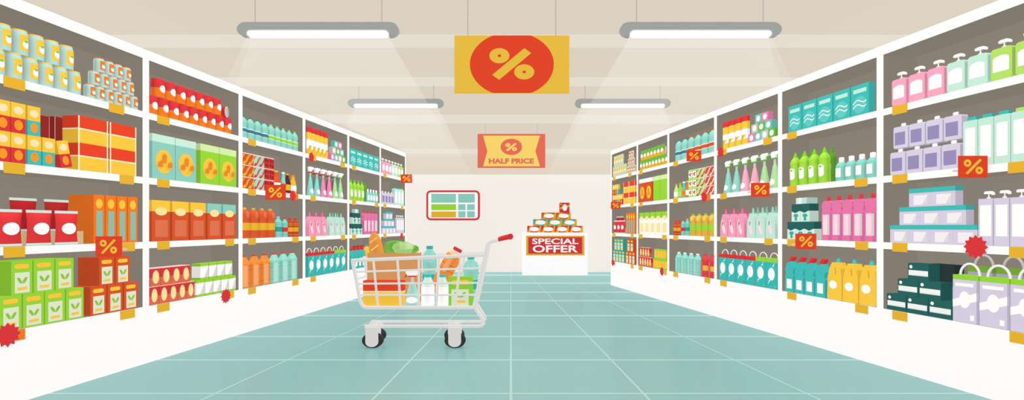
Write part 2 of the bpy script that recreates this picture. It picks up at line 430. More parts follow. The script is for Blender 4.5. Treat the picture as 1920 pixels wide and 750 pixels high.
def P_spray(w, h, d, c='8fd3c8', tr='d93a3e', lab=W_, dark=False):
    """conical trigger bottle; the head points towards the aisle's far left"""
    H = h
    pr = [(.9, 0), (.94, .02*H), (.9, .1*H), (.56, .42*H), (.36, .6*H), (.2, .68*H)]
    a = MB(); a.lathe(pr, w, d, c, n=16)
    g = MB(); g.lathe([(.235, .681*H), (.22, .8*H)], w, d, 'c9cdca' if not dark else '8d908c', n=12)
    l = MB(); l.patch(pr, w, d, [((.17 + .085*math.sin(q*PI/8))*H, -.05 - .62*math.cos(q*PI/8), -.05 + .62*math.cos(q*PI/8)) for q in range(-4, 5)], lab)
    t = MB(); hw = w * 1.05; dd = max(d*.4, .012)
    P = lambda pts: [(x*hw, z*H) for x, z in pts]
    t.prism(P(((-.2, .83), (.08, .83), (.14, .88), (.34, .925), (.46, .945), (.44, .995), (-.12, 1), (-.3, .955), (-.24, .89))), dd, W_ if not dark else 'b9b8b4', y0=d*.5 - dd/2)
    k = MB()
    k.prism(P(((-.2, .79), (.14, .79), (.12, .828), (-.2, .828))), dd*1.1, tr, y0=d*.5 - dd*.55)
    k.prism(P(((.22, .82), (.3, .805), (.4, .925), (.27, .905))), dd*.5, tr, y0=d*.5 - dd*.25)
    k.prism(P(((.465, .945), (.56, .95), (.56, .99), (.445, .995))), dd*.7, tr, y0=d*.5 - dd*.35)
    return [('spray_bottle', a), ('neck', g), ('spray_head', t), ('trigger', k)] + ([('paper_label', l)] if not dark else [])
def P_deterg(w, h, d, c='f5a0bf', cap='e0709c', hole='d0608f', blob='fbdde9', plain=False):
    H = h
    out = [(-.5, .0), (.5, 0), (.5, .34), (.47, .46), (.4, .58), (.29, .7), (.18, .78), (.14, .82), (-.18, .82), (-.22, .77), (-.33, .66), (-.43, .52), (-.49, .38)]
    a = MB(); a.prism([(x*w, z*H) for x, z in out], d, c)
    if not plain: a.deco(w, H, [('poly', [(.2, .55), (.3, .62), (.42, .58), (.62, .35), (.74, .2), (.66, .11), (.5, .12), (.32, .25), (.22, .4)], blob), ('poly', [(.3, .4), (.42, .42), (.46, .5), (.38, .58), (.28, .52)], hole)])
    k = MB(); k.lathe([(.3, .821*H), (.3, .86*H), (.22, .88*H), (.18, H)], w, d, cap, n=12, x=-.02*w)
    return [('detergent_bottle', a), ('cap', k)]
def pump(w, d, z0, z1, c=W_):
    k = MB(); hh = z1 - z0; yc = d/2
    k.lathe([(.3, z0), (.3, z0 + .2*hh)], w, d*.9, c, n=12, yc=yc)
    k.lathe([(.1, z0 + .2*hh), (.1, z0 + .6*hh)], w, d, c, n=8, yc=yc)
    k.prism([(x*w, z0 + z*hh) for x, z in ((-.28, .62), (.16, .62), (.3, .55), (.36, .45), (.42, .58), (.36, .82), (.2, .98), (-.18, .98), (-.3, .86))], d*.4, c, y0=d*.3)
    return k
def P_pump(w, h, d, c='f8a7c3', body=.79):
    b = body*h
    a = MB(); a.prism(rrect(-w*.5, w*.5, 0, b, w*.16), d, c)
    l = MB(); pts = [(.1, .26), (.86, .26), (.86, .68), (.74, .74), (.5, .77), (.24, .74), (.1, .68)]
    l.deco(w, b, [('poly', pts, W_)])
    return [('soap_bottle', a), ('paper_label', l), ('pump', pump(w*.78, d, b, h))]
def P_slimpump(w, h, d):
    b = .86*h
    a = MB(); a.prism(rrect(-w*.5, w*.5, 0, b, w*.05), d, 'd6d0e7')
    l = MB(); l.deco(w, b, [('rect', .12, .9, .2, .86, W_)])
    return [('soap_bottle', a), ('paper_label', l), ('pump', pump(w*.85, d, b, h))]
def P_lav(w, h, d):
    b = .87*h
    a = MB(); a.prism(rrect(-w*.5, w*.5, 0, b, w*.12), d, 'd6d0e7')
    l = MB(); l.deco(w, b, [('rect', .1, .8, .16, .74, '958fbd')])
    k = cap_mb(.3, .24, b + .0005, h, w, d, W_)
    return [('softener_bottle', a), ('paper_label', l), ('cap', k)]
def P_mint(w, h, d, cap=T_):
    b = .93*h
    a = MB(); a.prism(rrect(-w*.5, w*.5, 0, b, w*.12), d, 'c3eadb')
    l = MB(); l.prism(rrect(-w*.34, w*.36, b*.15, b*.84, w*.1), .001, W_, y0=-.0015)
    k = MB(); k.box(-w*.3, w*.32, d*.2, d*.8, b + .0005, h, cap)
    return [('shampoo_bottle', a), ('paper_label', l), ('cap', k)]
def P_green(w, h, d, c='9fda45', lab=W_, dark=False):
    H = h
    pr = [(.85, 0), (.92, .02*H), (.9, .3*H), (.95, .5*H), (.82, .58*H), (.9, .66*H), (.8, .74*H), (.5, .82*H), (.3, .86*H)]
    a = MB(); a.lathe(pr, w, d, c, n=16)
    k = MB(); k.lathe([(.36, .861*H), (.34, .9*H), (.2, .93*H), (.18, .97*H), (.1, H)], w, d, c if dark else '86c92f', n=12)  # dark: same bottle with back-row shade in its colour
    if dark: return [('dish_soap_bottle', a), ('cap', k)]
    l = MB(); l.patch(pr, w, d, [((.35 + .17*math.sin(q*PI/12))*H, -.02 - .62*min(1, 1.6*math.cos(q*PI/12)), -.02 + .62*min(1, 1.6*math.cos(q*PI/12))) for q in range(-6, 7)], lab)
    l.patch(pr, w, d, [((.46 + .03*math.sin(q*PI/4))*H, -.3*math.cos(q*PI/4), .3*math.cos(q*PI/4)) for q in range(-2, 3)], '86c92f', eps=.0025)
    return [('dish_soap_bottle', a), ('cap', k), ('paper_label', l)]
def P_tealb(w, h, d):
    H = h
    pr = [(.9, 0), (.97, .02*H), (.97, .6*H), (.86, .7*H), (.5, .79*H)]
    a = MB(); a.lathe(pr, w, d, '85cfc2', n=16)
    l = MB(); l.patch(pr, w, d, [(z*H, -.8, .55) for z in (.16, .35, .54)], W_)
    return [('lotion_bottle', a), ('cap', cap_mb(.44, .34, .791*H, H, w, d, W_)), ('paper_label', l)]
def P_pink(w, h, d):
    H = h
    out = [(-.5, 0), (.5, 0), (.5, .62), (.42, .68), (.5, .76), (.44, .84), (.26, .89), (-.26, .89), (-.44, .84), (-.5, .76), (-.42, .68), (-.5, .62)]
    a = MB(); a.prism([(x*w, z*H) for x, z in out], d, 'e678ac'); a.deco(w, H, [('rect', .7, .98, .0, .6, 'd46a9d')])
    l = MB(); l.deco(w, H, [('rect', .14, .62, .12, .58, 'fbdbe8'), ('rect', .62, .86, .12, .58, 'e3c6d4')], y=-.001)
    return [('fabric_softener_bottle', a), ('cap', cap_mb(.34, .22, .891*H, H, w, d, 'd93a3e')), ('paper_label', l)]
def P_toilet(w, h, d, dark=False):
    H = h; c = T_
    out = [(-.46, 0), (.46, 0), (.46, .45), (.36, .52), (.5, .66), (.34, .76), (.16, .86), (-.2, .82), (-.36, .72), (-.48, .6), (-.36, .5), (-.46, .42)]
    a = MB(); a.prism([(x*w, z*H) for x, z in out], d, c)
    k = MB(); k.prism([(x*w, z*H) for x, z in ((-.16, .825), (.17, .865), (.38, .97), (.3, 1), (.14, 1), (-.06, .93))], d*.7, 'd93a3e' if not dark else 'a5282d', y0=d*.15)  # dark: cap colour deepened to paint in back-row shade
    l = MB(); l.deco(w, H, [('rect', .22, .78, .1, .36, W_)])
    return [('cleaner_bottle', a), ('cap', k), ('paper_label', l)]
def P_bleach(w, h, d):
    H = h
    out = [(-.5, .03), (-.44, 0), (.44, 0), (.5, .03), (.5, .5), (.4, .76), (.26, .9), (-.16, .9), (-.32, .78), (-.46, .55)]
    out = out[1:] + out[:1]
    a = MB(); a.prism([(x*w, z*H) for x, z in out], d, 'fccb48')
    a.deco(w, H, [('poly', [(.56, .62), (.64, .62), (.6, .78), (.52, .8)], 'd9a838')])
    l = MB(); l.deco(w, H, [('ell', .42, .36, .27, .1, W_)], y=-.001)
    k = MB(); k.lathe([(.34, .901*H), (.34, .93*H), (.28, .94*H), (.28, H)], w*.8, d, T_, n=12, x=.04*w)
    return [('bleach_bottle', a), ('cap', k), ('paper_label', l)]

CACHE = {}
def thing(fn, w, h, d, **kw):
    k = (fn.__name__, round(w, 4), round(h, 4), round(d, 4), tuple(sorted(kw.items())))
    if k in CACHE: return dup(CACHE[k])
    parts = fn(w, h, d, **kw)
    root = parts[0][1].build(parts[0][0])
    ALLCH[root.name] = [mb.build(n, root) for n, mb in parts[1:]]
    CACHE[k] = root
    return root

REC = []
FREE_D = (P_pasta, P_tea, P_tray, P_bag, P_lyingtin)
ORD = ['first', 'second', 'third', 'fourth', 'fifth', 'sixth', 'seventh', 'eighth', 'ninth', 'tenth']
def put(run, row, fn, x0, x1, n, desc, cat, h=None, top=None, z=0.0, v=.006, d=.1, fill=.95, layer=None, var=None, back=False):
    """n things side by side between the picture columns x0 and x1 of a shelf; var = per-item (desc, keyword) pairs"""
    u0, u1 = run.u(x0), run.u(x1); p = (u1 - u0) / n
    if top: h = run.z(*top) - ROWZ[row] - z
    for i in range(n):
        dk = min(d, p * fill * (1.1, .8, .55, .45, .38, .33)[run.bay((u0 + u1)/2)])
        de, kw = (var[i] if var else (desc, {}))
        de = de or desc
        o = thing(fn, p * fill, h, dk if fn not in FREE_D else d, **kw)
        u = u0 + (i + .5) * p
        o.location = run.at(u, v, ROWZ[row] + z + .001); o.rotation_euler = (0, 0, run.rz)
        REC.append([o, de, cat, run, run.bay(u), row, layer, u])
    return h
def finish_labels():
    by = {}
    for r in REC: by.setdefault((r[1], r[3].side, r[4], r[5], r[6]), []).append(r)
    for (de, side, b, row, layer), rs in by.items():
        rs.sort(key=lambda r: r[7])
        for i, r in enumerate(rs):
            t = de
            if len(rs) > 1: t += ', ' + ORD[i] + ' from left'
            if layer: t += ', ' + layer
            t += ', %s, %s %s-hand bay' % (ROWN[row], BAYN[b], side)
            n = len(t.replace(',', '').split())
            if n > 16: print('LONG LABEL', n, t)
            tag(r[0], t, r[2], '%s goods on the %s of the %s %s-hand bay' % (r[2], ROWN[row], BAYN[b], side))
LO, MI, UP, BK = 'lower layer', 'middle layer', 'upper layer', 'back row'
L, R = LEFT, RIGHT
def rep(a, n, **kw): return [(a, kw)] * n

# ---------------- left, nearest bay
put(L, 1, P_jar, 22, 161, 5, 'mint jar with yellow label', 'jar', h=.152, d=.1, layer=LO)
_p = (L.u(161) - L.u(22)) / 5
put(L, 1, P_jar, -18, 21.7, 1, 'mint jar with yellow label', 'jar', h=.152, d=.1, layer=LO)
put(L, 1, P_jar, 0, 148, 5, 'mint jar with yellow label', 'jar', h=.152, z=.153, d=.1, layer=UP)
for q, (a, b, n, ly) in enumerate(((168, 264.6, 6, LO), (176, 257.6, 5, MI), (186, 252, 4, UP))):
    put(L, 1, P_jar, a, b, n, 'small jar with orange label', 'jar', h=.098, z=.099*q, d=.065, layer=ly, var=rep(None, n, lab='f47b29'))
RB = ('red and yellow grain box', {'low': R_}); TB = ('teal and yellow grain box', {'low': T_})
for x0, x1, k in ((-8, 21, RB), (22, 50, RB), (53, 79, TB), (81, 105, TB)):
    put(L, 2, P_grain, x0, x1, 1, None, 'box', h=.178, d=.06, fill=.97, layer=LO, var=[k])
for x0, x1, k in ((-8, 21, RB), (22, 50, RB), (53, 77.5, TB)):
    put(L, 2, P_grain, x0, x1, 1, None, 'box', h=.178, z=.179, d=.06, fill=.97, layer=UP, var=[k])
o = thing(P_grain, .074, .172, .05, low=R_)
a_ = math.radians(-10)
o.location = L.at(L.u(119), .006, PL2 + .0105); o.matrix_world = Matrix.Translation(L.at(L.u(127), .006, PL2 + .0085)) @ Matrix.Rotation(L.rz, 4, 'Z') @ Matrix.Rotation(math.radians(-11), 4, 'Y')
REC.append([o, 'red grain box tilted against the carton', 'box', L, 0, 2, None, L.u(119)])
for q, ly in ((0, LO), (1, UP)):
    put(L, 2, P_carton, 146, 258, 2, 'yellow and red carton', 'carton', h=.181, z=.182*q, d=.12, fill=.94, layer=ly)
put(L, 2, P_carton, 124, 142, 1, 'yellow and red carton painted in shade behind grain boxes', 'carton', h=.352, d=.06, v=.2, var=rep(None, 1, low='b39a4e', top='a0302a', edge='d8c9b0'))  # front carton's colours darkened to paint in shade
put(L, 2, P_carton, 148, 174, 1, 'yellow and red carton painted in shade behind tilted box', 'carton', h=.362, d=.07, v=.19, var=rep(None, 1, low='b39a4e', top='a0302a', edge='d8c9b0'))  # same carton again, shade put into its colours
for x0, x1 in ((-2, 49), (57, 104), (110.5, 153)):
    put(L, 3, P_bag, x0, x1, 1, 'red snack bag with white oval', 'snack bag', h=.218, d=.05, fill=1)
put(L, 3, P_tray, 30, 174, 1, 'tan cardboard tray behind snack bags', 'tray', h=.085, v=.06, d=.1)
for x0, x1 in ((23, 73), (87, 131.6)):
    put(L, 3, P_bag, x0 + 21, x1 + 21, 1, 'shaded red snack bag on the tray', 'snack bag', h=.205, z=.087, v=.075, d=.05, fill=1, var=rep(None, 1, c='b0282d'))  # bag red darkened to paint in the shade behind the front row
put(L, 3, P_pasta, 176, 260, 4, 'orange box with teal panel', 'box', h=.335, d=.2, fill=.9)
for x0, x1 in ((0, 43), (44, 84.6), (85, 124), (124.8, 158.8)):
    put(L, 4, P_tea, x0, x1, 1, 'green tea box', 'box', h=.202, d=.2, fill=.96, layer=LO)
for x0, x1 in ((22, 63), (64, 104), (105, 140)):
    put(L, 4, P_tea, x0, x1, 1, 'green tea box', 'box', h=.2, z=.203, d=.2, fill=.96, layer=UP)
put(L, 4, P_tea, 169.5, 261, 3, 'rust-red tea box', 'box', h=.197, d=.17, fill=.9, layer=LO, var=rep(None, 3, c='d8572f'))
put(L, 4, P_tea, 186, 246, 2, 'rust-red tea box', 'box', h=.195, z=.198, d=.17, fill=.9, layer=UP, var=rep(None, 2, c='d8572f'))
# ---------------- left, second bay
put(L, 1, P_tin, 281.6, 439.5, 9, 'red and orange tin', 'tin', h=.147, d=.1, fill=.99, layer=LO)
put(L, 1, P_tin, 296, 420.5, 7, 'red and orange tin', 'tin', h=.147, z=.148, d=.1, fill=.99, layer=UP)
put(L, 1, P_lyingtin, 421.5, 433, 1, 'tin on its side showing silver end', 'tin', h=.1, z=.148, d=.1)
put(L, 2, P_cereal, 286, 369.4, 2, 'mint cereal box with yellow oval', 'box', h=.35, d=.08, fill=.97)
put(L, 2, P_cereal, 376.5, 444.5, 2, 'green cereal box with yellow oval', 'box', h=.35, d=.08, fill=.97, var=rep(None, 2, c=G_, top='d3efac'))
put(L, 3, P_coffee, 284, 444.5, 5, None, 'box', h=.323, d=.12, fill=.89, var=rep('rust-red box with yellow top', 3) + rep('rust-red box with teal top', 2, top='8dcfc2'))
put(L, 4, P_noodle, 280.5, 366, 5, 'red box with cream oval', 'box', h=.142, d=.1, fill=.99, layer=LO)
put(L, 4, P_noodle, 282, 358, 4, 'red box with cream oval', 'box', h=.142, z=.143, d=.1, fill=.99, layer=UP)
put(L, 4, P_bandbox, 369, 443.5, 5, 'white box with green bands', 'box', h=.142, d=.1, fill=.99, layer=LO)
put(L, 4, P_bandbox, 376.7, 437, 4, 'white box with green bands', 'box', h=.142, z=.143, d=.1, fill=.99, layer=UP)
# ---------------- left, third bay
BL = ('water bottle with blue label', {}); GR = ('water bottle with green label', {'cap': G_, 'lab': G_})
put(L, 1, P_water, 454.5, 563, 9, None, 'bottle', h=.219, d=.09, fill=.98, var=[BL]*4 + [GR]*5)
ZV = rep('orange food box with yellow zigzag', 2, c='d8572f', z1='e6b434') + rep('mint food box with red zigzag', 2, c='a9d6c9', z1='d8453a') + rep('red food box with dark squares', 2, c='d5413a', z1='8f2a2e', style=1)
for q, ly in ((0, LO), (1, MI), (2, UP)): put(L, 2, P_zig, 455.6, 514.8, 6, None, 'box', h=.117, z=.118*q, d=.09, fill=.99, layer=ly, var=ZV)
for x0, x1, hh, de, kw in ((517, 531.5, .235, 'orange-red sauce bottle with yellow cap', {}), (531.5, 539, .228, 'mint bottle with white cap', dict(c='8dcfc2', cap=W_, lab='d8572f', slim=.6)),
                           (539, 549.5, .222, 'dark brown sauce bottle with yellow base', dict(c='5a2c2e', cap='e6a92e', lab='e6b434')), (549.5, 560, .215, 'yellow sauce bottle with orange cap', dict(c='e6b434', cap='f47b29', lab=W_, slim=.5))):
    put(L, 2, P_sauce, x0, x1, 1, de, 'bottle', h=hh, d=.08, fill=.97, var=rep(None, 1, **kw))
put(L, 3, P_soda, 457, 521, 4, 'orange soda bottle with yellow band', 'bottle', h=.305, d=.13, fill=.99)
put(L, 3, P_small, 521.3, 534, 1, 'small teal bottle with teal cap', 'bottle', h=.227, d=.09)
put(L, 3, P_small, 534, 543.6, 1, 'small teal bottle with red cap', 'bottle', h=.215, d=.08, var=rep(None, 1, cap=R_, lab=R_))
put(L, 3, P_small, 543.6, 563.5, 2, 'small red bottle with yellow label', 'bottle', h=.215, d=.08, var=rep(None, 2, c='c8432e', cap=R_, lab='e6a92e', ring='e6a92e'))
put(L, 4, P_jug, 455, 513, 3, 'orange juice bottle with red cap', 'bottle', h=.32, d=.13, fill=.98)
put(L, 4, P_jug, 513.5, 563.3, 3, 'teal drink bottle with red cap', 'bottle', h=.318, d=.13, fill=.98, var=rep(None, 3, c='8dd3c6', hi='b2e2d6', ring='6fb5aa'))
# ---------------- left, fourth bay
put(L, 1, P_canister, 579, 617.5, 5, 'yellow canister with red top', 'canister', h=.335, d=.085, fill=.99)
CB = {'p': ('pink', 'f07fb2'), 't': ('teal', '6fc7bb'), 'b': ('beige', 'cdc3ba'), 'g': ('green', '6cb944')}
def cubes(run, rows):
    for q, ((a, b, s), ly) in enumerate(zip(rows, (LO, MI, UP))):
        put(run, 1, P_cube, a, b, len(s), None, 'box', h=.089, z=.09*q, d=.08, fill=.97, layer=ly, var=[(CB[c][0] + ' soap box with white dot', {'c': CB[c][1]}) for c in s])
cubes(L, ((620.6, 648.6, 'ptbg'), (623.5, 645.5, 'bgt'), (627.5, 642, 'tp')))
SPC = rep('teal spray bottle', 2) + rep('pink spray bottle', 2, c='f08ab4') + rep('green spray bottle', 2, c='a9dca0', tr='6cb944')
put(L, 2, P_spray, 581, 648, 6, None, 'spray bottle', h=.358, d=.1, fill=.9, var=SPC)
for x, de, c, tr in ((602.6, 'shaded teal spray bottle', '4b8f93', 'a02f30'), (614, 'shaded teal spray bottle', '4b8f93', 'a02f30'), (626.5, 'shaded pink spray bottle', '8f4a58', 'a02f30'), (637.2, 'shaded pink spray bottle', '8f4a58', 'a02f30'), (645.3, 'shaded green spray bottle', '5f9a72', '5a9a3c')):
    put(L, 2, P_spray, x - 4.2, x + 4.2, 1, de, 'spray bottle', h=.36, d=.06, v=.07, fill=.95, layer=BK, var=rep(None, 1, c=c, tr=tr, dark=True))  # front-row bottles repeated with shade put into their colours
PK = {}; TL = dict(c='c0e8da', cap='8fd3c4', hole='6fbfae', blob='f6dfe9')
put(L, 3, P_deterg, 579.5, 615, 3, 'pink detergent bottle', 'bottle', h=.294, d=.058, fill=.92)
put(L, 3, P_deterg, 618, 648.8, 3, 'mint detergent bottle', 'bottle', h=.298, d=.058, fill=.92, var=rep(None, 3, **TL))
put(L, 3, P_deterg, 597, 620, 2, 'shaded pink detergent bottle', 'bottle', h=.3, d=.07, v=.07, fill=.85, layer=BK, var=rep(None, 2, c='d9729c', cap='c85a88', plain=True))  # back pinks and mints darkened to paint in shade
put(L, 3, P_deterg, 632, 650.3, 2, 'shaded mint detergent bottle', 'bottle', h=.3, d=.07, v=.07, fill=.85, layer=BK, var=rep(None, 2, c='8fcfc2', cap='7cc4b5', plain=True))
put(L, 4, P_carry, 578, 650, 6, None, 'carry pack', h=.288, d=.09, fill=.96, var=rep('teal carry pack with red top', 4) + rep('teal carry pack with green top', 2, c=G_))
# ---------------- left, fifth bay
put(L, 1, P_powder, 656.6, 711, 5, 'teal washing powder box', 'box', h=.238, d=.06, fill=.95)
put(L, 2, P_green, 657.5, 685.5, 4, 'lime dish soap bottle', 'bottle', h=.305, d=.1, fill=.97)
put(L, 2, P_green, 671, 699, 4, 'shaded lime dish soap bottle', 'bottle', h=.31, d=.06, v=.075, fill=.95, layer=BK, var=rep(None, 4, c='5f9e3a', dark=True))
put(L, 2, P_tealb, 690, 710.7, 4, 'teal lotion bottle with white cap', 'bottle', h=.2, d=.09, fill=.97)
put(L, 3, P_soften, 658.7, 680, 3, 'mint laundry box with shirt mark', 'box', h=.156, d=.1, fill=.95, layer=LO)
put(L, 3, P_soften, 662, 676.5, 2, 'mint laundry box with shirt mark', 'box', h=.156, z=.157, d=.1, fill=.95, layer=UP)
put(L, 3, P_pale, 666, 673, 1, 'pale mint box atop laundry boxes', 'box', h=.055, z=.314, d=.09)
put(L, 3, P_pink, 682.7, 709, 4, 'pink softener bottle with red cap', 'bottle', h=.36, d=.07, fill=.92)
put(L, 4, P_toilet, 658.5, 685.5, 4, 'teal cleaner bottle with red cap', 'bottle', h=.315, d=.07, fill=.94)
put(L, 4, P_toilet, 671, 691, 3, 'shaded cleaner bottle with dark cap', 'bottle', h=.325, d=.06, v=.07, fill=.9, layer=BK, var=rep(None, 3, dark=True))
put(L, 4, P_bleach, 687.3, 695.5, 1, 'yellow bleach bottle behind the bread', 'bottle', h=.335, d=.1)
# ---------------- left, farthest bay
PV = rep('pink pump soap bottle', 3) + rep('mint pump soap bottle', 2, c='c3eadb') + rep('lime pump soap bottle', 2, c='b3e06a')
put(L, 1, P_pump, 717, 757, 7, None, 'soap bottle', h=.25, d=.06, fill=.93, var=PV)
put(L, 2, P_lav, 717, 739.5, 4, 'lavender bottle with purple label', 'bottle', h=.212, d=.08, fill=.95)
put(L, 2, P_mint, 740.3, 758, 3, None, 'bottle', h=.307, d=.08, fill=.96, var=rep('mint shampoo bottle with teal cap', 2) + rep('mint shampoo bottle with lime cap', 1, cap='b3e06a'))
for q, (a, b, n, ly) in enumerate(((717.2, 742.8, 4, LO), (720.6, 740, 3, MI), (724, 736.7, 2, UP))):
    put(L, 3, P_tub, a, b, n, 'lavender tub with teal lid', 'tub', h=.121, z=.122*q, d=.1, fill=.93, layer=ly)
put(L, 3, P_slimpump, 743.8, 758.2, 4, 'slim lavender pump bottle', 'soap bottle', h=.315, d=.06, fill=.92)

# ---------------- right, nearest bay
b_ = (1669.5, 1700.7, 1735.5, 1772, 1810.7, 1854, 1900, 1950)
for i in range(7): put(R, 1, P_pump, b_[i], b_[i+1] - 1.5, 1, None, 'soap bottle', h=.24, d=.045, fill=.9, var=[PV[i]])
put(R, 2, P_lav, 1667, 1800, 4, 'lavender bottle with purple label', 'bottle', h=.186, d=.05, fill=.93, layer=LO)
put(R, 2, P_lav, 1673, 1803, 4, 'lavender bottle with purple label', 'bottle', h=.18, z=.187, d=.05, fill=.93, layer=UP)
put(R, 2, P_mint, 1803.5, 1927, 4, None, 'bottle', h=.312, d=.05, fill=.95, var=rep('mint shampoo bottle with teal cap', 3) + rep('mint shampoo bottle with lime cap', 1, cap='b3e06a'))
for q, (a, b, n, ly) in enumerate(((1667.7, 1831, 4, LO), (1685, 1810, 3, MI), (1703, 1790, 2, UP))):
    put(R, 3, P_tub, a, b, n, 'lavender tub with teal lid', 'tub', h=.126, z=.127*q, d=.06, fill=.995, layer=ly)
put(R, 3, P_slimpump, 1832, 1924, 3, 'slim lavender pump bottle', 'soap bottle', h=.333, d=.05, fill=.93)
put(R, 4, P_dark, 1660.7, 1784, 3, 'dark teal box with white stripe', 'box', h=.117, d=.09, fill=.95, layer=LO)
put(R, 4, P_dark, 1681, 1764, 2, 'dark teal box with white stripe', 'box', h=.117, z=.118, d=.09, fill=.95, layer=MI)
put(R, 4, P_dark, 1700, 1741, 1, 'dark teal box with white stripe', 'box', h=.117, z=.236, d=.09, layer=UP)
put(R, 4, P_dark, 1712, 1762, 1, 'dark teal striped box painted in shade', 'box', h=.35, d=.08, v=.12, var=rep(None, 1, dim=True))
b_ = (1785, 1835, 1893, 1957)
for i in range(3): put(R, 4, P_gift, b_[i], b_[i+1] - 2, 1, 'lavender gift pack with green top', 'gift pack', h=.3, d=.09, fill=.99)
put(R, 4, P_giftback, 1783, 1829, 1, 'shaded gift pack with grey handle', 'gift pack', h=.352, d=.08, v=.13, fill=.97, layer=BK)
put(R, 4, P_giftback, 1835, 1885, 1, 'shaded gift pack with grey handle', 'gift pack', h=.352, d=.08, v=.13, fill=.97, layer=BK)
# ---------------- right, second bay
put(R, 1, P_powder, 1476.5, 1629, 5, 'teal washing powder box', 'box', h=.24, d=.055, fill=.93)
put(R, 2, P_green, 1474, 1546, 4, 'lime dish soap bottle', 'bottle', h=.31, d=.1, fill=.95)
put(R, 2, P_green, 1470.5, 1542, 4, 'shaded lime dish soap bottle', 'bottle', h=.318, d=.08, v=.1, fill=.95, layer=BK, var=rep(None, 4, c='5f9e3a', dark=True))
put(R, 2, P_tealb, 1560, 1638, 4, 'teal lotion bottle with white cap', 'bottle', h=.196, d=.09, fill=.96)
put(R, 3, P_soften, 1475, 1526, 3, 'mint laundry box with shirt mark', 'box', h=.16, d=.12, fill=.97, layer=LO)
put(R, 3, P_soften, 1483, 1517, 2, 'mint laundry box with shirt mark', 'box', h=.16, z=.161, d=.12, fill=.97, layer=UP)
put(R, 3, P_pale, 1491, 1512, 1, 'pale mint box atop laundry boxes', 'box', h=.055, z=.322, d=.11)
put(R, 3, P_pink, 1539, 1642, 5, 'pink softener bottle with red cap', 'bottle', h=.375, d=.05, fill=.96)
put(R, 4, P_toilet, 1470, 1547, 4, 'teal cleaner bottle with red cap', 'bottle', h=.333, d=.055, fill=.94)
put(R, 4, P_bleach, 1549, 1642, 3, 'yellow bleach bottle with teal cap', 'bottle', h=.345, d=.07, fill=.95)
# ---------------- right, third bay
put(R, 1, P_canister, 1351, 1398.5, 4, 'yellow canister with red top', 'canister', h=.305, d=.085, fill=.98)
cubes(R, ((1402, 1452.5, 'ptbg'), (1407.6, 1446, 'bgt'), (1414.6, 1439.5, 'tp')))
SPR = rep('teal spray bottle', 2, tr='6cb944') + rep('pink spray bottle', 2, c='f3a9c4', tr='6cb944') + rep('green spray bottle', 2, c='a9dca0', tr='6cb944')
put(R, 2, P_spray, 1351, 1455, 6, None, 'spray bottle', h=.362, d=.12, fill=.95, var=SPR)
put(R, 3, P_deterg, 1349, 1395, 3, 'pink detergent bottle', 'bottle', h=.312, d=.058, fill=.93)
put(R, 3, P_deterg, 1398.5, 1453, 3, 'mint detergent bottle', 'bottle', h=.31, d=.058, fill=.93, var=rep(None, 3, **TL))
put(R, 3, P_deterg, 1347.5, 1389, 3, 'shaded pink detergent bottle', 'bottle', h=.32, d=.07, v=.075, fill=.85, layer=BK, var=rep(None, 3, c='d9729c', cap='c85a88', plain=True))  # back-row pinks and mints carry painted shade
put(R, 3, P_deterg, 1396, 1446, 3, 'shaded mint detergent bottle', 'bottle', h=.318, d=.07, v=.075, fill=.85, layer=BK, var=rep(None, 3, c='8fcfc2', cap='7cc4b5', plain=True))
put(R, 4, P_carry, 1346.5, 1456, 6, None, 'carry pack', h=.296, d=.08, fill=.96, var=rep('teal carry pack with red top', 4) + rep('teal carry pack with green top', 2, c=G_))
# ---------------- right, fourth bay
put(R, 1, P_water, 1262, 1337.5, 6, None, 'bottle', h=.283, d=.1, fill=.98, var=[BL]*2 + rep('water bottle with orange label', 4, cap='d8572f', lab='d8572f'))
for x0, x1, hh, de, kw in ((1260.5, 1268, .2, 'pale green sauce bottle with orange cap', dict(c='bfe08a', cap='f47b29', lab=W_)), (1268.3, 1275.6, .205, 'green sauce bottle', dict(c='97d73f', cap='7fc02e', lab='b3e06a', slim=.5)),
                           (1275.8, 1282.5, .21, 'mint bottle with white cap', dict(c='6fbfb3', cap=W_, lab='f47b29', slim=.6)), (1282.6, 1289.3, .215, 'orange sauce bottle with green cap', dict(c='f0762c', cap='b3e06a', lab=W_, slim=.6))):
    put(R, 2, P_sauce, x0, x1, 1, de, 'bottle', h=hh, d=.07, fill=.97, var=rep(None, 1, **kw))
ZR = rep('green-edged red-dotted food box', 2, c='97d73f', z1='c8403a', style=2) + rep('pale green red-zigzag food box', 2, c='bfe5a0', z1='c8503a') + rep('red food box with white zigzag', 2, c='d5533a', z1='efe3da')
for q, ly in ((0, LO), (1, MI), (2, UP)): put(R, 2, P_zig, 1290, 1337.6, 6, None, 'box', h=.113, z=.114*q, d=.09, fill=.98, layer=ly, var=ZR)
put(R, 3, P_small, 1259.7, 1273.6, 2, 'small red bottle with yellow label', 'bottle', h=.207, d=.07, var=rep(None, 2, c='c8432e', cap=R_, lab='e6a92e', ring='e6a92e'))
put(R, 3, P_small, 1273.8, 1280.8, 1, 'small teal bottle with red cap', 'bottle', h=.207, d=.07, var=rep(None, 1, cap=R_, lab=R_))
put(R, 3, P_small, 1281, 1288.8, 1, 'small teal bottle with teal cap', 'bottle', h=.217, d=.07)
put(R, 3, P_soda, 1289.2, 1336.5, 4, 'yellow soda bottle with green band', 'bottle', h=.275, d=.12, fill=.98, var=rep(None, 4, c='dbb045', lab=G_, cap='8ccb36', hi='ecc96f'))
put(R, 4, P_jug, 1262.5, 1309, 4, 'teal drink bottle with white cap', 'bottle', h=.268, d=.11, fill=.97, var=rep(None, 4, c='8dd3c6', hi='b2e2d6', cap=W_, ring='6fb5aa'))
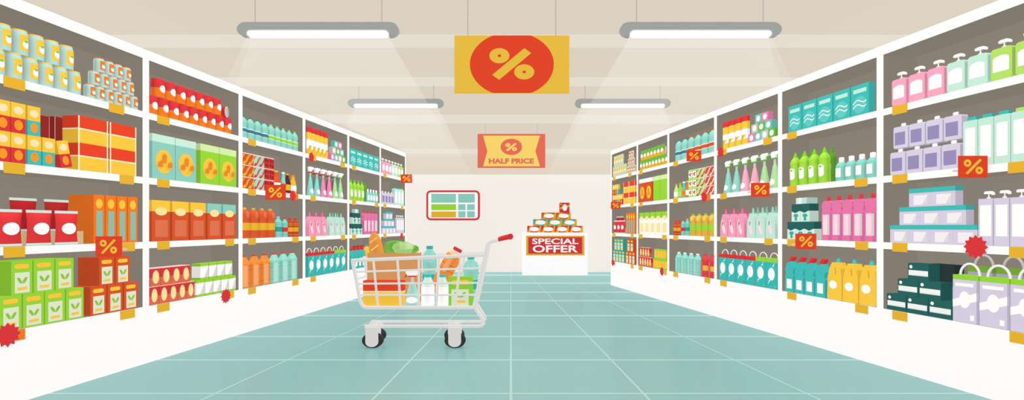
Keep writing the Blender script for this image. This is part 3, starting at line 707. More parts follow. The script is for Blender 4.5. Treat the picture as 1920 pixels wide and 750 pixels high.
put(R, 4, P_jug, 1309.5, 1338, 2, 'red drink bottle with yellow label', 'bottle', h=.276, d=.11, fill=.97, var=rep(None, 2, c='d9444a', hi='e5605f', lab='e9b84a', ring='b83a40'))
# ---------------- right, fifth bay
put(R, 1, P_tin, 1198, 1251, 9, 'green and yellow tin', 'tin', h=.145, d=.09, fill=.99, layer=LO, var=rep(None, 9, top='6bb545', low='dfb03a'))
put(R, 1, P_tin, 1199, 1243, 7, 'green and yellow tin', 'tin', h=.145, z=.146, d=.09, fill=.99, layer=UP, var=rep(None, 7, top='6bb545', low='dfb03a'))
put(R, 1, P_lyingtin, 1243.8, 1249.5, 1, 'tin on its side showing silver end', 'tin', h=.105, z=.146, d=.09)
put(R, 2, P_cereal, 1197.5, 1222, 2, 'rust-red cereal box with yellow oval', 'box', h=.356, d=.08, fill=.96, var=rep(None, 2, c='d8572f', top=W_))
put(R, 2, P_cereal, 1224, 1251, 2, 'plain green cereal box', 'box', h=.356, d=.07, fill=.96, var=rep(None, 2, c=G_, top='d3efac', oval=False))
put(R, 3, P_coffee, 1197.5, 1251, 5, 'white box with green top', 'box', h=.33, d=.07, fill=.89, var=rep(None, 5, c=W_, top=G_, panel=CREAM))
put(R, 4, P_noodle, 1197.8, 1220.5, 5, 'red box with cream oval', 'box', h=.145, d=.09, fill=.99, layer=LO)
put(R, 4, P_noodle, 1198.6, 1217.3, 4, 'red box with cream oval', 'box', h=.145, z=.146, d=.09, fill=.99, layer=UP)
put(R, 4, P_bandbox, 1224, 1250.8, 5, 'yellow box with green bands', 'box', h=.142, d=.09, fill=.98, layer=LO, var=rep(None, 5, mid=Y_))
put(R, 4, P_bandbox, 1226, 1248, 4, 'yellow box with green bands', 'box', h=.142, z=.143, d=.09, fill=.98, layer=UP, var=rep(None, 4, mid=Y_))
# ---------------- right, farthest bay
put(R, 1, P_jar, 1147.6, 1173, 6, 'mint jar with yellow label', 'jar', h=.178, d=.09, layer=LO)
put(R, 1, P_jar, 1149, 1167, 4, 'mint jar with yellow label', 'jar', h=.178, z=.179, d=.09, layer=UP)
for q, (a, b, n, ly) in enumerate(((1173.7, 1190, 4, LO), (1175.3, 1188, 3, MI), (1177, 1186.2, 2, UP))):
    put(R, 1, P_jar, a, b, n, 'small jar with orange label', 'jar', h=.118, z=.119*q, d=.07, layer=ly, var=rep(None, n, lab='f47b29'))
put(R, 2, P_grain, 1148, 1166.5, 5, None, 'box', h=.178, d=.06, fill=.97, layer=LO, var=[RB, RB, TB, TB, RB])
put(R, 2, P_grain, 1148, 1159, 3, None, 'box', h=.178, z=.179, d=.06, fill=.97, layer=UP, var=[RB, RB, TB])
for q, ly in ((0, LO), (1, UP)): put(R, 2, P_carton, 1168, 1190, 2, 'yellow and red carton', 'carton', h=.181, z=.182*q, d=.1, fill=.93, layer=ly)
put(R, 3, P_bag, 1148.5, 1169.5, 3, 'red snack bag with white oval', 'snack bag', h=.222, d=.04, fill=.97)
put(R, 3, P_tray, 1147.5, 1166.5, 1, 'tan cardboard tray behind snack bags', 'tray', h=.09, v=.05, d=.07)
put(R, 3, P_bag, 1148, 1161.5, 2, 'shaded red snack bag on the tray', 'snack bag', h=.2, z=.092, v=.06, d=.04, fill=.9, var=rep(None, 2, c='b0282d'))  # back bags in a red with the shade painted in
put(R, 3, P_pasta, 1173.3, 1190, 4, 'orange box with teal panel', 'box', h=.337, d=.1, fill=.9)
put(R, 4, P_tea, 1148.8, 1170.3, 4, 'teal tea box', 'box', h=.2, d=.1, fill=.95, layer=LO, var=rep(None, 4, c='41ab9f'))
put(R, 4, P_tea, 1151, 1168, 3, 'teal tea box', 'box', h=.2, z=.201, d=.1, fill=.95, layer=UP, var=rep(None, 3, c='41ab9f'))
put(R, 4, P_tea, 1172.3, 1190, 3, 'rust-red tea box', 'box', h=.2, d=.1, fill=.92, layer=LO, var=rep(None, 3, c='d8572f'))
put(R, 4, P_tea, 1175, 1187, 2, 'rust-red tea box', 'box', h=.2, z=.201, d=.1, fill=.92, layer=UP, var=rep(None, 2, c='d8572f'))
finish_labels()

# ------------------------------------------------------------------ price tags, percent flags and starbursts on the shelf edges
TAGS = [(L, 1, ((6, 46), (204, 232), (294.5, 317), (465, 479), (585, 592), (638, 646), (660, 667), (718.7, 724))),
        (L, 2, ((6, 46), (224, 250), (294.5, 317), (465, 479), (552, 558.5, 'f47b29'), (582, 591.5), (660, 667), (703, 708.5), (718.7, 724), (752, 756))),
        (L, 3, ((6, 46), (229, 252), (294.5, 317), (422, 438), (465, 479), (548, 559), (582, 591.5), (639, 646.6), (660, 667), (718.7, 724), (753.3, 756))),
        (L, 4, ((29, 46, 'f47b29'), (225, 252), (294.5, 317), (429, 438), (465, 479), (548, 559), (582, 591.5))),
        (R, 1, ((1674, 1701.6), (1476.5, 1494), (1357, 1362.5), (1432, 1447.6), (1263, 1271.4), (1199, 1205), (1149.4, 1154), (1178.5, 1184))),
        (R, 2, ((1674, 1701.6), (1891, 1922), (1476.5, 1494), (1603, 1627), (1351, 1362.8), (1263, 1271.4), (1324.7, 1332, 'f47b29'), (1199, 1205), (1182.6, 1188))),
        (R, 3, ((1674, 1701.6), (1893, 1923), (1476.8, 1493), (1604.4, 1628), (1351, 1362.8), (1434, 1449), (1263, 1271.5), (1321.4, 1331.6), (1198, 1205), (1242, 1250), (1149, 1154), (1183, 1188))),
        (R, 4, ((1674, 1701.6), (1894, 1925), (1476.8, 1493.5), (1604.4, 1628), (1351, 1362.8), (1263, 1271.5), (1321.4, 1331.6), (1198, 1205), (1245.5, 1250), (1151, 1153.5, 'f47b29'), (1183, 1188)))]
trec = {}
for run, row, lst in TAGS:
    for t in lst:
        c = t[2] if len(t) > 2 else 'e6b434'
        u0, u1 = run.u(t[0]), run.u(t[1])
        a = MB(); w = u1 - u0
        a.box(-w/2, w/2, -.005, -.001, -.064, 0, c)
        o = a.build('price_tag'); o.location = run.at((u0 + u1)/2, 0, ROWZ[row] - .001); o.rotation_euler = (0, 0, run.rz)
        trec.setdefault((run.side, run.bay((u0+u1)/2), row, c), []).append((u0, o))
for (side, b, row, c), l in trec.items():
    l.sort(key=lambda x: x[0])
    for i, (u, o) in enumerate(l):
        t = '%s blank price tag%s under the %s goods, %s %s-hand bay' % ('yellow' if c == 'e6b434' else 'orange', '' if len(l) == 1 else (', left one,' if i == 0 else ', right one,'), ROWN[row].replace(' shelf', '-shelf'), BAYN[b], side)
        tag(o, t, 'price tag', 'price tags on the shelf edges')

def pct_items(cx, cz, sx, sz, c):
    """percent mark of about 2sx by 2sz"""
    return [('ring', cx - .59*sx, cz + .5*sz, .4*sx, .42*sz, .1*sx, .1*sz, c), ('ring', cx + .57*sx, cz - .5*sz, .4*sx, .42*sz, .1*sx, .1*sz, c),
            ('poly', [(cx - .6*sx, cz - 1.0*sz), (cx + .98*sx, cz + .72*sz), (cx + .62*sx, cz + .98*sz), (cx - .94*sx, cz - .72*sz)], c)]
def flag(run, x0, x1, y0, y1, row, what):
    att = x0 if run.side == 'left' else x1
    Yd = run.Y(att) - .012
    a0, a1 = W(x0, y1, Yd), W(x1, y0, Yd)
    w, h = a1.x - a0.x, a1.z - a0.z
    a = MB(); a.box(-w/2, w/2, 0, .006, 0, h, ('e8482d', FE))
    o = a.build('percent_sign'); o.location = ((a0.x + a1.x)/2, Yd, a0.z)
    m = MB(); m.deco(w, h, [('ring', .3, .66, .13, .17, .05, .055, ('fcc944', FE)), ('ring', .7, .33, .13, .17, .05, .055, ('fcc944', FE)), ('poly', [(.22, .2), (.3, .14), (.79, .8), (.71, .86)], ('fcc944', FE))], y=-.0005)
    m.build('percent_mark', o)
    sg = -1 if run.side == 'left' else 1
    k = MB(); zb = ROWZ[row] - .045 - a0.z
    xs = sorted((-sg*w*.2, -sg*(w/2 + .03)))
    k.box(xs[0], xs[1], .0065, .0085, zb, zb + .014, ('e3e1dd', .3)); k.build('bracket', o)
    tag(o, 'red and yellow percent flag on shelf edge by %s, %s' % (what, run.side + ' side'), 'sign', 'percent flags on the shelves')
flag(L, 179, 228, 443, 481.5, 3, 'orange pasta boxes, nearest bay')
flag(L, 497.4, 535.5, 346.5, 375, 2, 'sauce bottles, third bay')
flag(L, 751.4, 772.8, 327, 343, 1, 'pump soaps, farthest bay')
flag(R, 1797.5, 1852, 292, 333, 2, 'mint shampoo bottles, nearest bay')
flag(R, 1491.8, 1530.8, 438, 467.4, 3, 'laundry boxes, second bay')
flag(R, 1408.4, 1443, 342.8, 368.8, 2, 'spray bottles, third bay')
flag(R, 1287.5, 1315, 282.3, 302.5, 1, 'water bottles, fourth bay')
flag(R, 1145.5, 1163.4, 378.5, 391.8, 2, 'grain boxes, farthest bay')
def burst(run, px, py, hpx, what):
    Yd = run.Y(px); r = hpx * Yd / F / 2; n = 12
    pts = [((r if q % 2 == 0 else r*.76)*math.sin(PI*q/n), (r if q % 2 == 0 else r*.76)*math.cos(PI*q/n)) for q in range(2*n)][::-1]
    a = MB(); a.prism(pts, .003, 'd93a3e')
    o = a.build('starburst_sign'); o.location = run.at(run.u(px), -.0105, run.z(px, py)); o.rotation_euler = (0, 0, run.rz)
    tag(o, 'red starburst sticker on shelf edge by %s, %s side' % (what, run.side), 'sticker', 'red starburst stickers')
burst(L, 12, 628, 46, 'green tea boxes, nearest bay'); burst(L, 422, 555, 28, 'white banded boxes, second bay'); burst(L, 547.5, 367, 22, 'sauce bottles, third bay')
burst(L, 582.7, 295, 20, 'yellow canisters, fourth bay'); burst(L, 752, 443, 14, 'slim pump bottles, farthest bay')
burst(R, 1831.4, 463, 45, 'lavender tubs, nearest bay'); burst(R, 1352.4, 285.6, 21.6, 'yellow canisters, third bay'); burst(R, 1321.4, 369, 21, 'food boxes, fourth bay')
burst(R, 1242, 509, 17, 'yellow banded boxes, fifth bay'); burst(R, 1149.7, 492, 13.6, 'teal tea boxes, farthest bay')

# ------------------------------------------------------------------ the room
BACKY, CEIL, XW = 12.3, 2.70, 4.4
def struct(o): o['kind'] = 'structure'; return o
# floor: tiles with pale grout lines that fan out from the far wall
fm = bpy.data.materials.new('polished_tiles'); fm.use_nodes = True
def polished(m, h):
    nt = m.node_tree; nt.nodes.clear()
    out = nt.nodes.new('ShaderNodeOutputMaterial'); d = nt.nodes.new('ShaderNodeBsdfDiffuse'); g = nt.nodes.new('ShaderNodeBsdfGlossy'); mx = nt.nodes.new('ShaderNodeMixShader')
    d.inputs['Color'].default_value = lin(h) + [1]; g.inputs['Roughness'].default_value = .2; g.inputs['Color'].default_value = (1, 1, 1, 1)
    mx.inputs[0].default_value = .085
    nt.links.new(d.outputs[0], mx.inputs[1]); nt.links.new(g.outputs[0], mx.inputs[2]); nt.links.new(mx.outputs[0], out.inputs['Surface'])
polished(fm, '83b0b0'); MATS[('floor', 0)] = fm
gm = bpy.data.materials.new('grout'); gm.use_nodes = True; polished(gm, 'a3c8c4'); MATS[('grout', 0)] = gm
a = MB()
a.box(-XW, XW, -1.5, BACKY, -.05, 0, ('floor', 0))
for y in (516, 531, 548, 564, 592, 631, 675, 738):
    Yd = EYE * F / (y - HY); t = 1.15 * Yd * Yd / (EYE * F)
    a.face([(-XW, Yd - t, .0008), (XW, Yd - t, .0008), (XW, Yd + t, .0008), (-XW, Yd + t, .0008)], ('grout', 0))
for Yd in (2.6, 2.0, 1.4, .8, .2, -.5):
    a.face([(-XW, Yd - .012, .0008), (XW, Yd - .012, .0008), (XW, Yd + .012, .0008), (-XW, Yd + .012, .0008)], ('grout', 0))
VY = EYE * F / (480 - HY); Y0 = EYE * F / (750 - HY)
for off in (0, -260, 260, -580, 580, -1129, 1129, -2000, 2000):
    xa = (958 + off - HX) * Y0 / F; xv = (958 - HX) * VY / F
    xx = lambda y: xv + (xa - xv) * (VY - y) / (VY - Y0)
    pts = []
    y0, y1 = -1.5, BACKY - .001
    if abs(off) > 600:                               # keep the line inside the room
        yk = VY - (VY - Y0) * (XW - .05) / abs(xa - xv); y0 = max(y0, yk)
    hw = lambda y: .0075 * math.sqrt(1 + ((xa - xv)/(VY - Y0))**2) * max(.4, (VY - y)/(VY - 5))
    a.face([(xx(y0) - hw(y0), y0, .001), (xx(y0) + hw(y0), y0, .001), (xx(y1) + hw(y1), y1, .001), (xx(y1) - hw(y1), y1, .001)], ('grout', 0))
struct(a.build('floor'))
a = MB(); a.box(-XW, XW, -1.5, BACKY, CEIL, CEIL + .05, ('dfd4c3', .93)); struct(a.build('ceiling'))  # mostly self-lit, glow added to hold the ceiling tone
for q, (ya, yb) in enumerate(((65, 87), (145, 160), (215, 230), (279, 287.5))):
    A, B = ((CEIL - EYE) * F / (HY - y) for y in (ya, yb))
    m = MB(); m.box(-XW + .001, XW - .001, A, B, CEIL - .012, CEIL - .001, ('e8e0d3', .93)); struct(m.build('trim_%d' % (q + 1)))
a = MB(); a.box(-XW, XW, BACKY, BACKY + .1, 0, CEIL, ('f4efe8', .85)); struct(a.build('wall_back'))  # wall glow added to keep it pale; side walls likewise
zs = EYE + (HY - 327) * (BACKY - .06) / F
a = MB(); a.box(-XW + .001, XW - .001, BACKY - .06, BACKY - .001, zs, CEIL - .013, ('e0d4c3', .9)); struct(a.build('trim_5'))
z2 = EYE + (HY - 340) * (BACKY - .03) / F
a = MB(); a.box(-XW + .001, XW - .001, BACKY - .03, BACKY - .001, z2, zs - .001, ('f5f1e6', .9)); struct(a.build('trim_6'))
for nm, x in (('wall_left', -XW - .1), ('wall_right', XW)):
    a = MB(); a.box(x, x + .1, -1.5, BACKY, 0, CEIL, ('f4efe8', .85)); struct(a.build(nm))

# ------------------------------------------------------------------ pendant lamps and their pale light haze
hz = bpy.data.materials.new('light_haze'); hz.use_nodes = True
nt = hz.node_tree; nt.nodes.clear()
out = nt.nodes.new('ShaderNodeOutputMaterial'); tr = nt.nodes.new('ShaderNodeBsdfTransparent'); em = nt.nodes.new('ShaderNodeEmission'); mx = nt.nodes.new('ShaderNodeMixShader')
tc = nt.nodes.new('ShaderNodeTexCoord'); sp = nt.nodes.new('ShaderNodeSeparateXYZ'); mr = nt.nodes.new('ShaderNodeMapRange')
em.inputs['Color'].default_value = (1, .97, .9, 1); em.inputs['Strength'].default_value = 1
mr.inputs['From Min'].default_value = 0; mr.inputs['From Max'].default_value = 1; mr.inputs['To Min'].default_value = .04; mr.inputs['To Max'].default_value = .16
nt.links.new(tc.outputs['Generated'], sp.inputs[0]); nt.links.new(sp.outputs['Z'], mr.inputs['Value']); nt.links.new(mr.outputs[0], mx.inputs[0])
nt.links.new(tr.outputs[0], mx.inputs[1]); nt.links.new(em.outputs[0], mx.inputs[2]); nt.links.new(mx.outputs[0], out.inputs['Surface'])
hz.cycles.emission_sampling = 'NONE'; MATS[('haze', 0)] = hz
def lamp(cx, ytop, ybot, half, Yd, ytube, wires, wtop, label, haze, hl):
    o = empty('pendant_light', W(cx, ybot, Yd))
    s = Yd / F; hgt = (ybot - ytop) * s; hw = half * s
    a = MB(); n = 10; rr = hgt*.96
    # rounded housing, an upside-down trough
    oz = 0
    pts = [(hw - rr*.95 + rr*.95*math.sin(q*PI/2/n)*1.0, hgt - rr*.5 + rr*.5*math.cos(q*PI/2/n)*1.0) for q in range(n+1)]
    pts = [(hw*.955 + hw*.045*math.sin(q*PI/n)*1.0, hgt*.5 + hgt*.5*math.cos(q*PI/n)) for q in range(n+1)]
    right = [(hw - .5*hgt*1.25 + .5*hgt*1.25*math.sin(q*PI/n), hgt*.5 + .5*hgt*math.cos(q*PI/n)) for q in range(n+1)]
    tw = hw * .885
    prof = [(-x, z) for x, z in right][::-1] + right + [(tw, 0), (tw, hgt*.5), (-tw, hgt*.5), (-tw, 0)]
    a.prism(prof[::-1], .05, ('a4a7a5', FE), y0=-.025); a.build('housing', o)
    t = MB(); r = hgt * .22; zc = hgt*.22 + .001 - .004
    rows = []
    L_ = tw * .985; lm = 6
    t.prism(rrect(-L_, L_, zc - r, zc + r, r*.98), .04, ('ffffff', 1.0), y0=-.028); t.build('light_tube', o)
    for wx in wires:
        k = MB(); x = (wx - cx) * s; zt = CEIL - .002 - o.location.z
        k.tube([(x, 0, hgt - .002), (x, 0, zt)], .0045, ('b9b6b0', FE), n=6); k.build('cable', o)
    tag(o, label, 'lamp', 'pendant lamps')
    # haze below the tube: glowing sheets paint the lamp beam, cut at the shelf tops
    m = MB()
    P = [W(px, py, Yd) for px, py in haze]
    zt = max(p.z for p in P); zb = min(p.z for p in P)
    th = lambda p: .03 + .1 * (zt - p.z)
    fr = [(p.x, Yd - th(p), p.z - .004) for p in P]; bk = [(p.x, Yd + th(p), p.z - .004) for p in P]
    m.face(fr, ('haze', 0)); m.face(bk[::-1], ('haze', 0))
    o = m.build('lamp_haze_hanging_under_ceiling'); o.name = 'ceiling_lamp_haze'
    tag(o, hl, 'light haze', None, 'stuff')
Y1, Y2 = 3.86, 6.2
mir = lambda l, c=954.5: [(2*c - x, y) for x, y in l]
H1 = [(466, 72), (432, 156), (610, 222), (764, 283), (856, 283), (730, 72)]
H2 = [(664, 204), (647, 236), (762, 284), (770, 345), (893, 345), (822, 204)]
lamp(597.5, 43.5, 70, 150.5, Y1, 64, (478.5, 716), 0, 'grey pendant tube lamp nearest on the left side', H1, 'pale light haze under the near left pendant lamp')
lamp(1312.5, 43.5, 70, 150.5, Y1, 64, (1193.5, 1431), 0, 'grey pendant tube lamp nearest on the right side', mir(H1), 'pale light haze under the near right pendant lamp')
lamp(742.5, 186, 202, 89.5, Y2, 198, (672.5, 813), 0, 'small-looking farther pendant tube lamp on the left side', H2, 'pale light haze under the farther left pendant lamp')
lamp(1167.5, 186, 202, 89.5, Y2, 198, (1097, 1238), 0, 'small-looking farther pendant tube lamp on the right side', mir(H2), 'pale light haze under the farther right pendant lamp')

# ------------------------------------------------------------------ hanging signs
def sign_frame(name, x0, x1, y0, y1, Yd, base, wires, label):
    a0, a1 = W(x0, y1, Yd), W(x1, y0, Yd); w, h = a1.x - a0.x, a1.z - a0.z
    r = empty(name, ((a0.x + a1.x)/2, Yd, a0.z))
    a = MB(); a.box(-w/2, w/2, 0, .015, 0, h, (base, .6)); a.build('panel', r)  # panel has no lamp; self-lit share added for brightness
    for wx in wires:
        k = MB(); x = (wx - (x0 + x1)/2) * Yd / F
        k.tube([(x, .007, h - .002), (x, .007, CEIL - .002 - a0.z)], .004, ('b9b6b0', FE), n=6); k.build('cable', r)
    tag(r, label, 'sign', 'hanging sale signs')
    N = lambda px, py: ((px - x0)/(x1 - x0), (y1 - py)/(y1 - y0))
    return r, w, h, N
r, w, h, N = sign_frame('percent_hanging_sign', 852, 1067.5, 66.5, 174.5, 3.83, 'ecc145', (877, 1042), 'big yellow hanging sign with percent mark on red disc')
RED, YEL = ('e6492d', .6), ('ecc145', .6)
a = MB(); cx, cz = N(959.7, 120.7); rx, rz = 78.7/215.5, 60.5/108
pts = []
for q in range(96):
    x, z = cx + rx*math.cos(q*PI/48), cz + rz*math.sin(q*PI/48)
    pts.append((x, min(.9995, max(.0005, z))))
a.deco(w, h, [('poly', pts, RED)], y=-.001); a.build('red_disc', r)
a = MB(); K = lambda zx, zy: N(420 + zx/2.5, zy/2.5)
c1, c2 = K(1291, 262), K(1407, 338)
a.deco(w, h, [('ring', *c1, 18.8/215.5, 14.2/108, 3.4/215.5, 2.6/108, YEL), ('ring', *c2, 18.8/215.5, 14.2/108, 3.4/215.5, 2.6/108, YEL), ('poly', [K(1408, 227), K(1257, 352), K(1290, 375), K(1440, 250)], YEL)], y=-.003)
a.build('percent_mark', r)
r, w, h, N = sign_frame('half_price_hanging_sign', 895.5, 1022.4, 251, 314.7, 8.55, 'e9705c', (910, 1007.5), 'coral and yellow hanging sign reading HALF PRICE')
CO, YE = ('e9705c', .6), ('fbd971', .6); K = lambda zx, zy: N(760 + zx/2.42, 230 + zy/2.42)
a = MB(); a.deco(w, h, [('poly', [K(353, 59), K(372, 129), K(353, 198), K(611, 198), K(590, 129), K(611, 59)], YE)], y=-.001); a.build('yellow_banner', r)
a = MB(); cx, cz = K(481, 110)
a.deco(w, h, [('ell', cx, cz, 49/2.42/126.9, 37/2.42/63.7, CO)], y=-.003)
a.k = 0
a.deco(w, h, [('ring', *K(465, 102), 11.5/2.42/126.9, 9/2.42/63.7, 3/2.42/126.9, 2/2.42/63.7, YE), ('ring', *K(495, 120), 11.5/2.42/126.9, 9/2.42/63.7, 3/2.42/126.9, 2/2.42/63.7, YE), ('poly', [K(497, 92), K(457, 124), K(464, 131), K(505, 97)], YE)], y=-.006)
a.build('percent_emblem', r)
a = MB(); zz = lambda zy: N(0, 230 + zy/2.42)[1]*h
q_ = 8.55/F/2.42
put_text(a, 'HALF', (424.5 - 481)*q_, zz(186), zz(162), 93*q_, -.004, CO, .045); a.build('lettering', r)
a = MB(); put_text(a, 'PRICE', (532 - 481)*q_, zz(186), zz(162), 102*q_, -.004, CO, .045); a.build('lettering', r)

# ------------------------------------------------------------------ display counter, its sign and box pyramid
DY = 11.5
z0 = .002
a0, a1 = W(980, 436, DY), W(1102, 436, DY)
w = a1.x - a0.x; ctop = a0.z
r = empty('display_counter', ((a0.x + a1.x)/2, DY, 0))
a = MB(); a.box(-w/2, w/2, 0, .6, .001, ctop - .02, ('ffffff', .85)); a.build('body', r)  # white with added glow, keeps the counter front bright
a = MB(); a.box(-w/2 , w/2, -.001, .6, ctop - .0195, ctop, ('ffffff', .85)); a.build('top', r)
tag(r, 'white display counter against the back wall carrying box pyramid', 'counter')
K = lambda zx, zy, Yd: W(760 + zx/2.42, 230 + zy/2.42, Yd)
p0, p1 = K(548, 602, DY), K(812, 513, DY); w, h = p1.x - p0.x, p1.z - p0.z
a = MB(); a.box(-w/2, w/2, 0, .008, 0, h, ('e6b034', .6))  # sign colours carry an added self-lit share
a.deco(w, h, [('rect', .037, .963, .085, .93, ('d5393d', .6))], y=-.001)
o = a.build('special_offer_sign'); o.location = ((p0.x + p1.x)/2, DY - .012, p0.z)
a = MB(); zz = lambda zy: (602 - zy)/(602 - 513)*h
put_text(a, 'SPECIAL', 0, zz(551), zz(525), w*.795, -.003, ('ffffff', .7), .022); a.build('lettering', o)
a = MB(); put_text(a, 'OFFER', 0, zz(589), zz(556), w*.775, -.003, ('ffffff', .7), .022); a.build('lettering', o)
tag(o, 'red SPECIAL OFFER sign with yellow border on the white counter front', 'sign')
def offer(w, h, d, c, tall=False):
    a = MB(); cc = (c, .45); a.slabs(w, h, d, [(1, cc)]); y = ('e6a92e', .45)
    if tall: a.deco(w, h, [('poly', [(0, .3), (0, .55), (1, .8), (1, .95), (1, .55)], y), ('poly', [(0, .75), (0, .95), (.3, .78)], y), ('ell', .5, .5, .24, .34, ('ffffff', .6))])
    else: a.deco(w, h, [('poly', [(0, 0), (.22, 0), (.42, 1), (.2, 1)], y), ('poly', [(.72, 0), (.95, 0), (1, .4), (1, 1), (.92, 1)], y), ('ell', .5, .5, .36, .33, ('ffffff', .6))])
    return a
zc = ctop + .001; hl = .1435
NM = {'d5393d': 'red', '41ab9f': 'teal', 'd8572f': 'orange'}
lay = ((988.5, 1093.5, 4, 'd5393d'), (999.7, 1082, 3, '41ab9f'), (1015.5, 1070.7, 2, 'd8572f'))
for q, (xa, xb, n, c) in enumerate(lay):
    p = (xb - xa) / n; src = None
    for i in range(n):
        if src is None: src = offer(p*.965*DY/F, hl, .2, c).build('offer_box'); o = src
        else: o = dup(src)
        P = W(xa + (i + .5)*p, 430, DY + .06); o.location = (P.x, DY + .06, zc + q*(hl + .001))
        tag(o, '%s offer box with white oval, %s, %s layer of counter pyramid' % (NM[c], (ORD[i] + ' from left') if n > 2 else ('left one', 'right one')[i], ('bottom', 'second', 'third')[q]), 'box', 'boxes on the special offer counter')
o = offer(18*DY/F, 18.4*DY/F, .18, 'd5393d', True).build('offer_box'); P = W(1059, 390, DY + .06); o.location = (P.x, DY + .06, zc + 3*(hl + .001))
tag(o, 'tall red offer box with upright white oval topping the counter pyramid', 'box', 'boxes on the special offer counter')
# wall board
BY = BACKY - .04
K2 = lambda zx, zy: W(760 + zx/2.42, 230 + zy/2.42, BY)
p0, p1 = K2(95, 443), K2(338, 307); w, h = p1.x - p0.x, p1.z - p0.z
r = empty('wall_notice_board_mount', ((p0.x + p1.x)/2, BY, p0.z)); r.name = 'wall_map_frame'
a = MB(); a.prism(rrect(-w/2, w/2, 0, h, .1), .03, ('d93f46', .5)); a.build('border', r)
a = MB(); m = 9/2.42*BY/F; a.prism(rrect(-w/2 + m, w/2 - m, m, h - m, .06), .004, ('ffffff', .7), y0=-.005); a.build('board', r)
for (xa, xb, ya, yb, c) in ((118, 230, 323, 363, '8dcfc2'), (240, 315, 323, 363, '8dcfc2'), (118, 230, 370, 397, '97d73f'), (118, 230, 403, 430, 'e6b434'), (240, 273, 370, 397, '8dcfc2'), (280, 315, 370, 397, '8dcfc2'), (240, 273, 402, 430, '8dcfc2'), (280, 315, 402, 430, '8dcfc2')):
    q0, q1 = K2(xa, yb), K2(xb, ya); ox, ozz = r.location.x, r.location.z
    a = MB(); a.box(q0.x - ox, q1.x - ox, -.008, -.0055, q0.z - ozz, q1.z - ozz, (c, .45)); a.build('map_panel', r)
tag(r, 'red-framed white store plan with coloured blocks on back wall', 'board')

# ------------------------------------------------------------------ shopping cart
CY, CD = 4.61, .36
CG = ('dedddb', .66)  # cart grey with an added self-lit share
def CP(px, py, y=0.0): 
    p = W(px, py, CY); return (p.x - OX, y, p.z)
OX = W(785, 500, CY).x
cart = empty('shopping_cart', (OX, CY, 0))
tag(cart, 'grey wire shopping cart full of groceries standing in the aisle', 'cart')
def crow(px, py): return CP(px, py)
def side(y, nm):
    a = MB(); T = .016; t = .0105
    a.tube([CP(px, py, y) for px, py in ((661, 489), (668, 524), (674.5, 560), (677, 569), (681.5, 574.5), (688, 576.7), (740, 576.7), (820, 576.7), (891, 576.7))], T, CG, 10)
    a.tube([CP(px, py, y) for px, py in ((659, 488.4), (740, 485), (820, 481.6), (912, 478))], T, CG, 10)
    for pa, pb in (((700, 487), (708.5, 575)), ((745, 485), (751, 575)), ((785.5, 484), (785, 575)), ((823.6, 482), (818.4, 575)), ((864, 480), (854, 575))):
        a.tube([CP(*pa, y), CP(*pb, y)], t, CG, 8)
    for pa, pb in (((667, 509.6), (904, 502.8)), ((671.7, 532), (900, 530.4)), ((675.5, 553), (896, 553))):
        a.tube([CP(*pa, y), CP(*pb, y)], t*.8, CG, 8)
    return a
bk = MB()
for y in (0, CD):
    s_ = side(y, ''); b = len(bk.v); bk.v += s_.v; bk.f += [tuple(b + i for i in f) for f in s_.f]; bk.m += [bk.mi(CG)]*len(s_.m); bk.sm += s_.sm
for (px, py) in ((661, 488.4), (668, 524), (672, 544), (911, 478)):
    bk.tube([CP(px, py, 0), CP(px, py, CD)], .009, CG, 8)
for px in (690, 720, 750, 785, 818, 854, 886):
    bk.tube([CP(px, 577, 0), CP(px, 577, CD)], .008, CG, 8)
bk.build('basket', cart)
fr = MB()
for y in (0, CD):
    fr.tube([CP(px, py, y) for px, py in ((889, 577), (893, 560), (902, 516), (913, 462), (914.5, 457), (919, 453.5), (934, 449.3))], .018, CG, 10)
    fr.tube([CP(px, py, min(y, .22)) for px, py in ((891, 577), (898, 588), (906, 601), (907, 606), (904, 610), (899, 611.6), (820, 611.6), (740, 611.6), (684, 611.6))], .015, CG, 10)
for px in (700, 853): fr.tube([CP(px, 611.6, 0), CP(px, 611.6, .22)], .012, CG, 8)
fr.build('frame', cart)
gp = MB()
RG = ('d5393d', .45)
for y in (0, CD):
    gp.tube([CP(px, py, y) for px, py in ((934, 449.3), (945, 446.5), (957, 443.7))], .018, RG, 10, r2=.022)
gp.tube([CP(957, 444, -.03), CP(957, 444, CD + .03)], .024, RG, 12)
gp.build('handle_grip', cart)
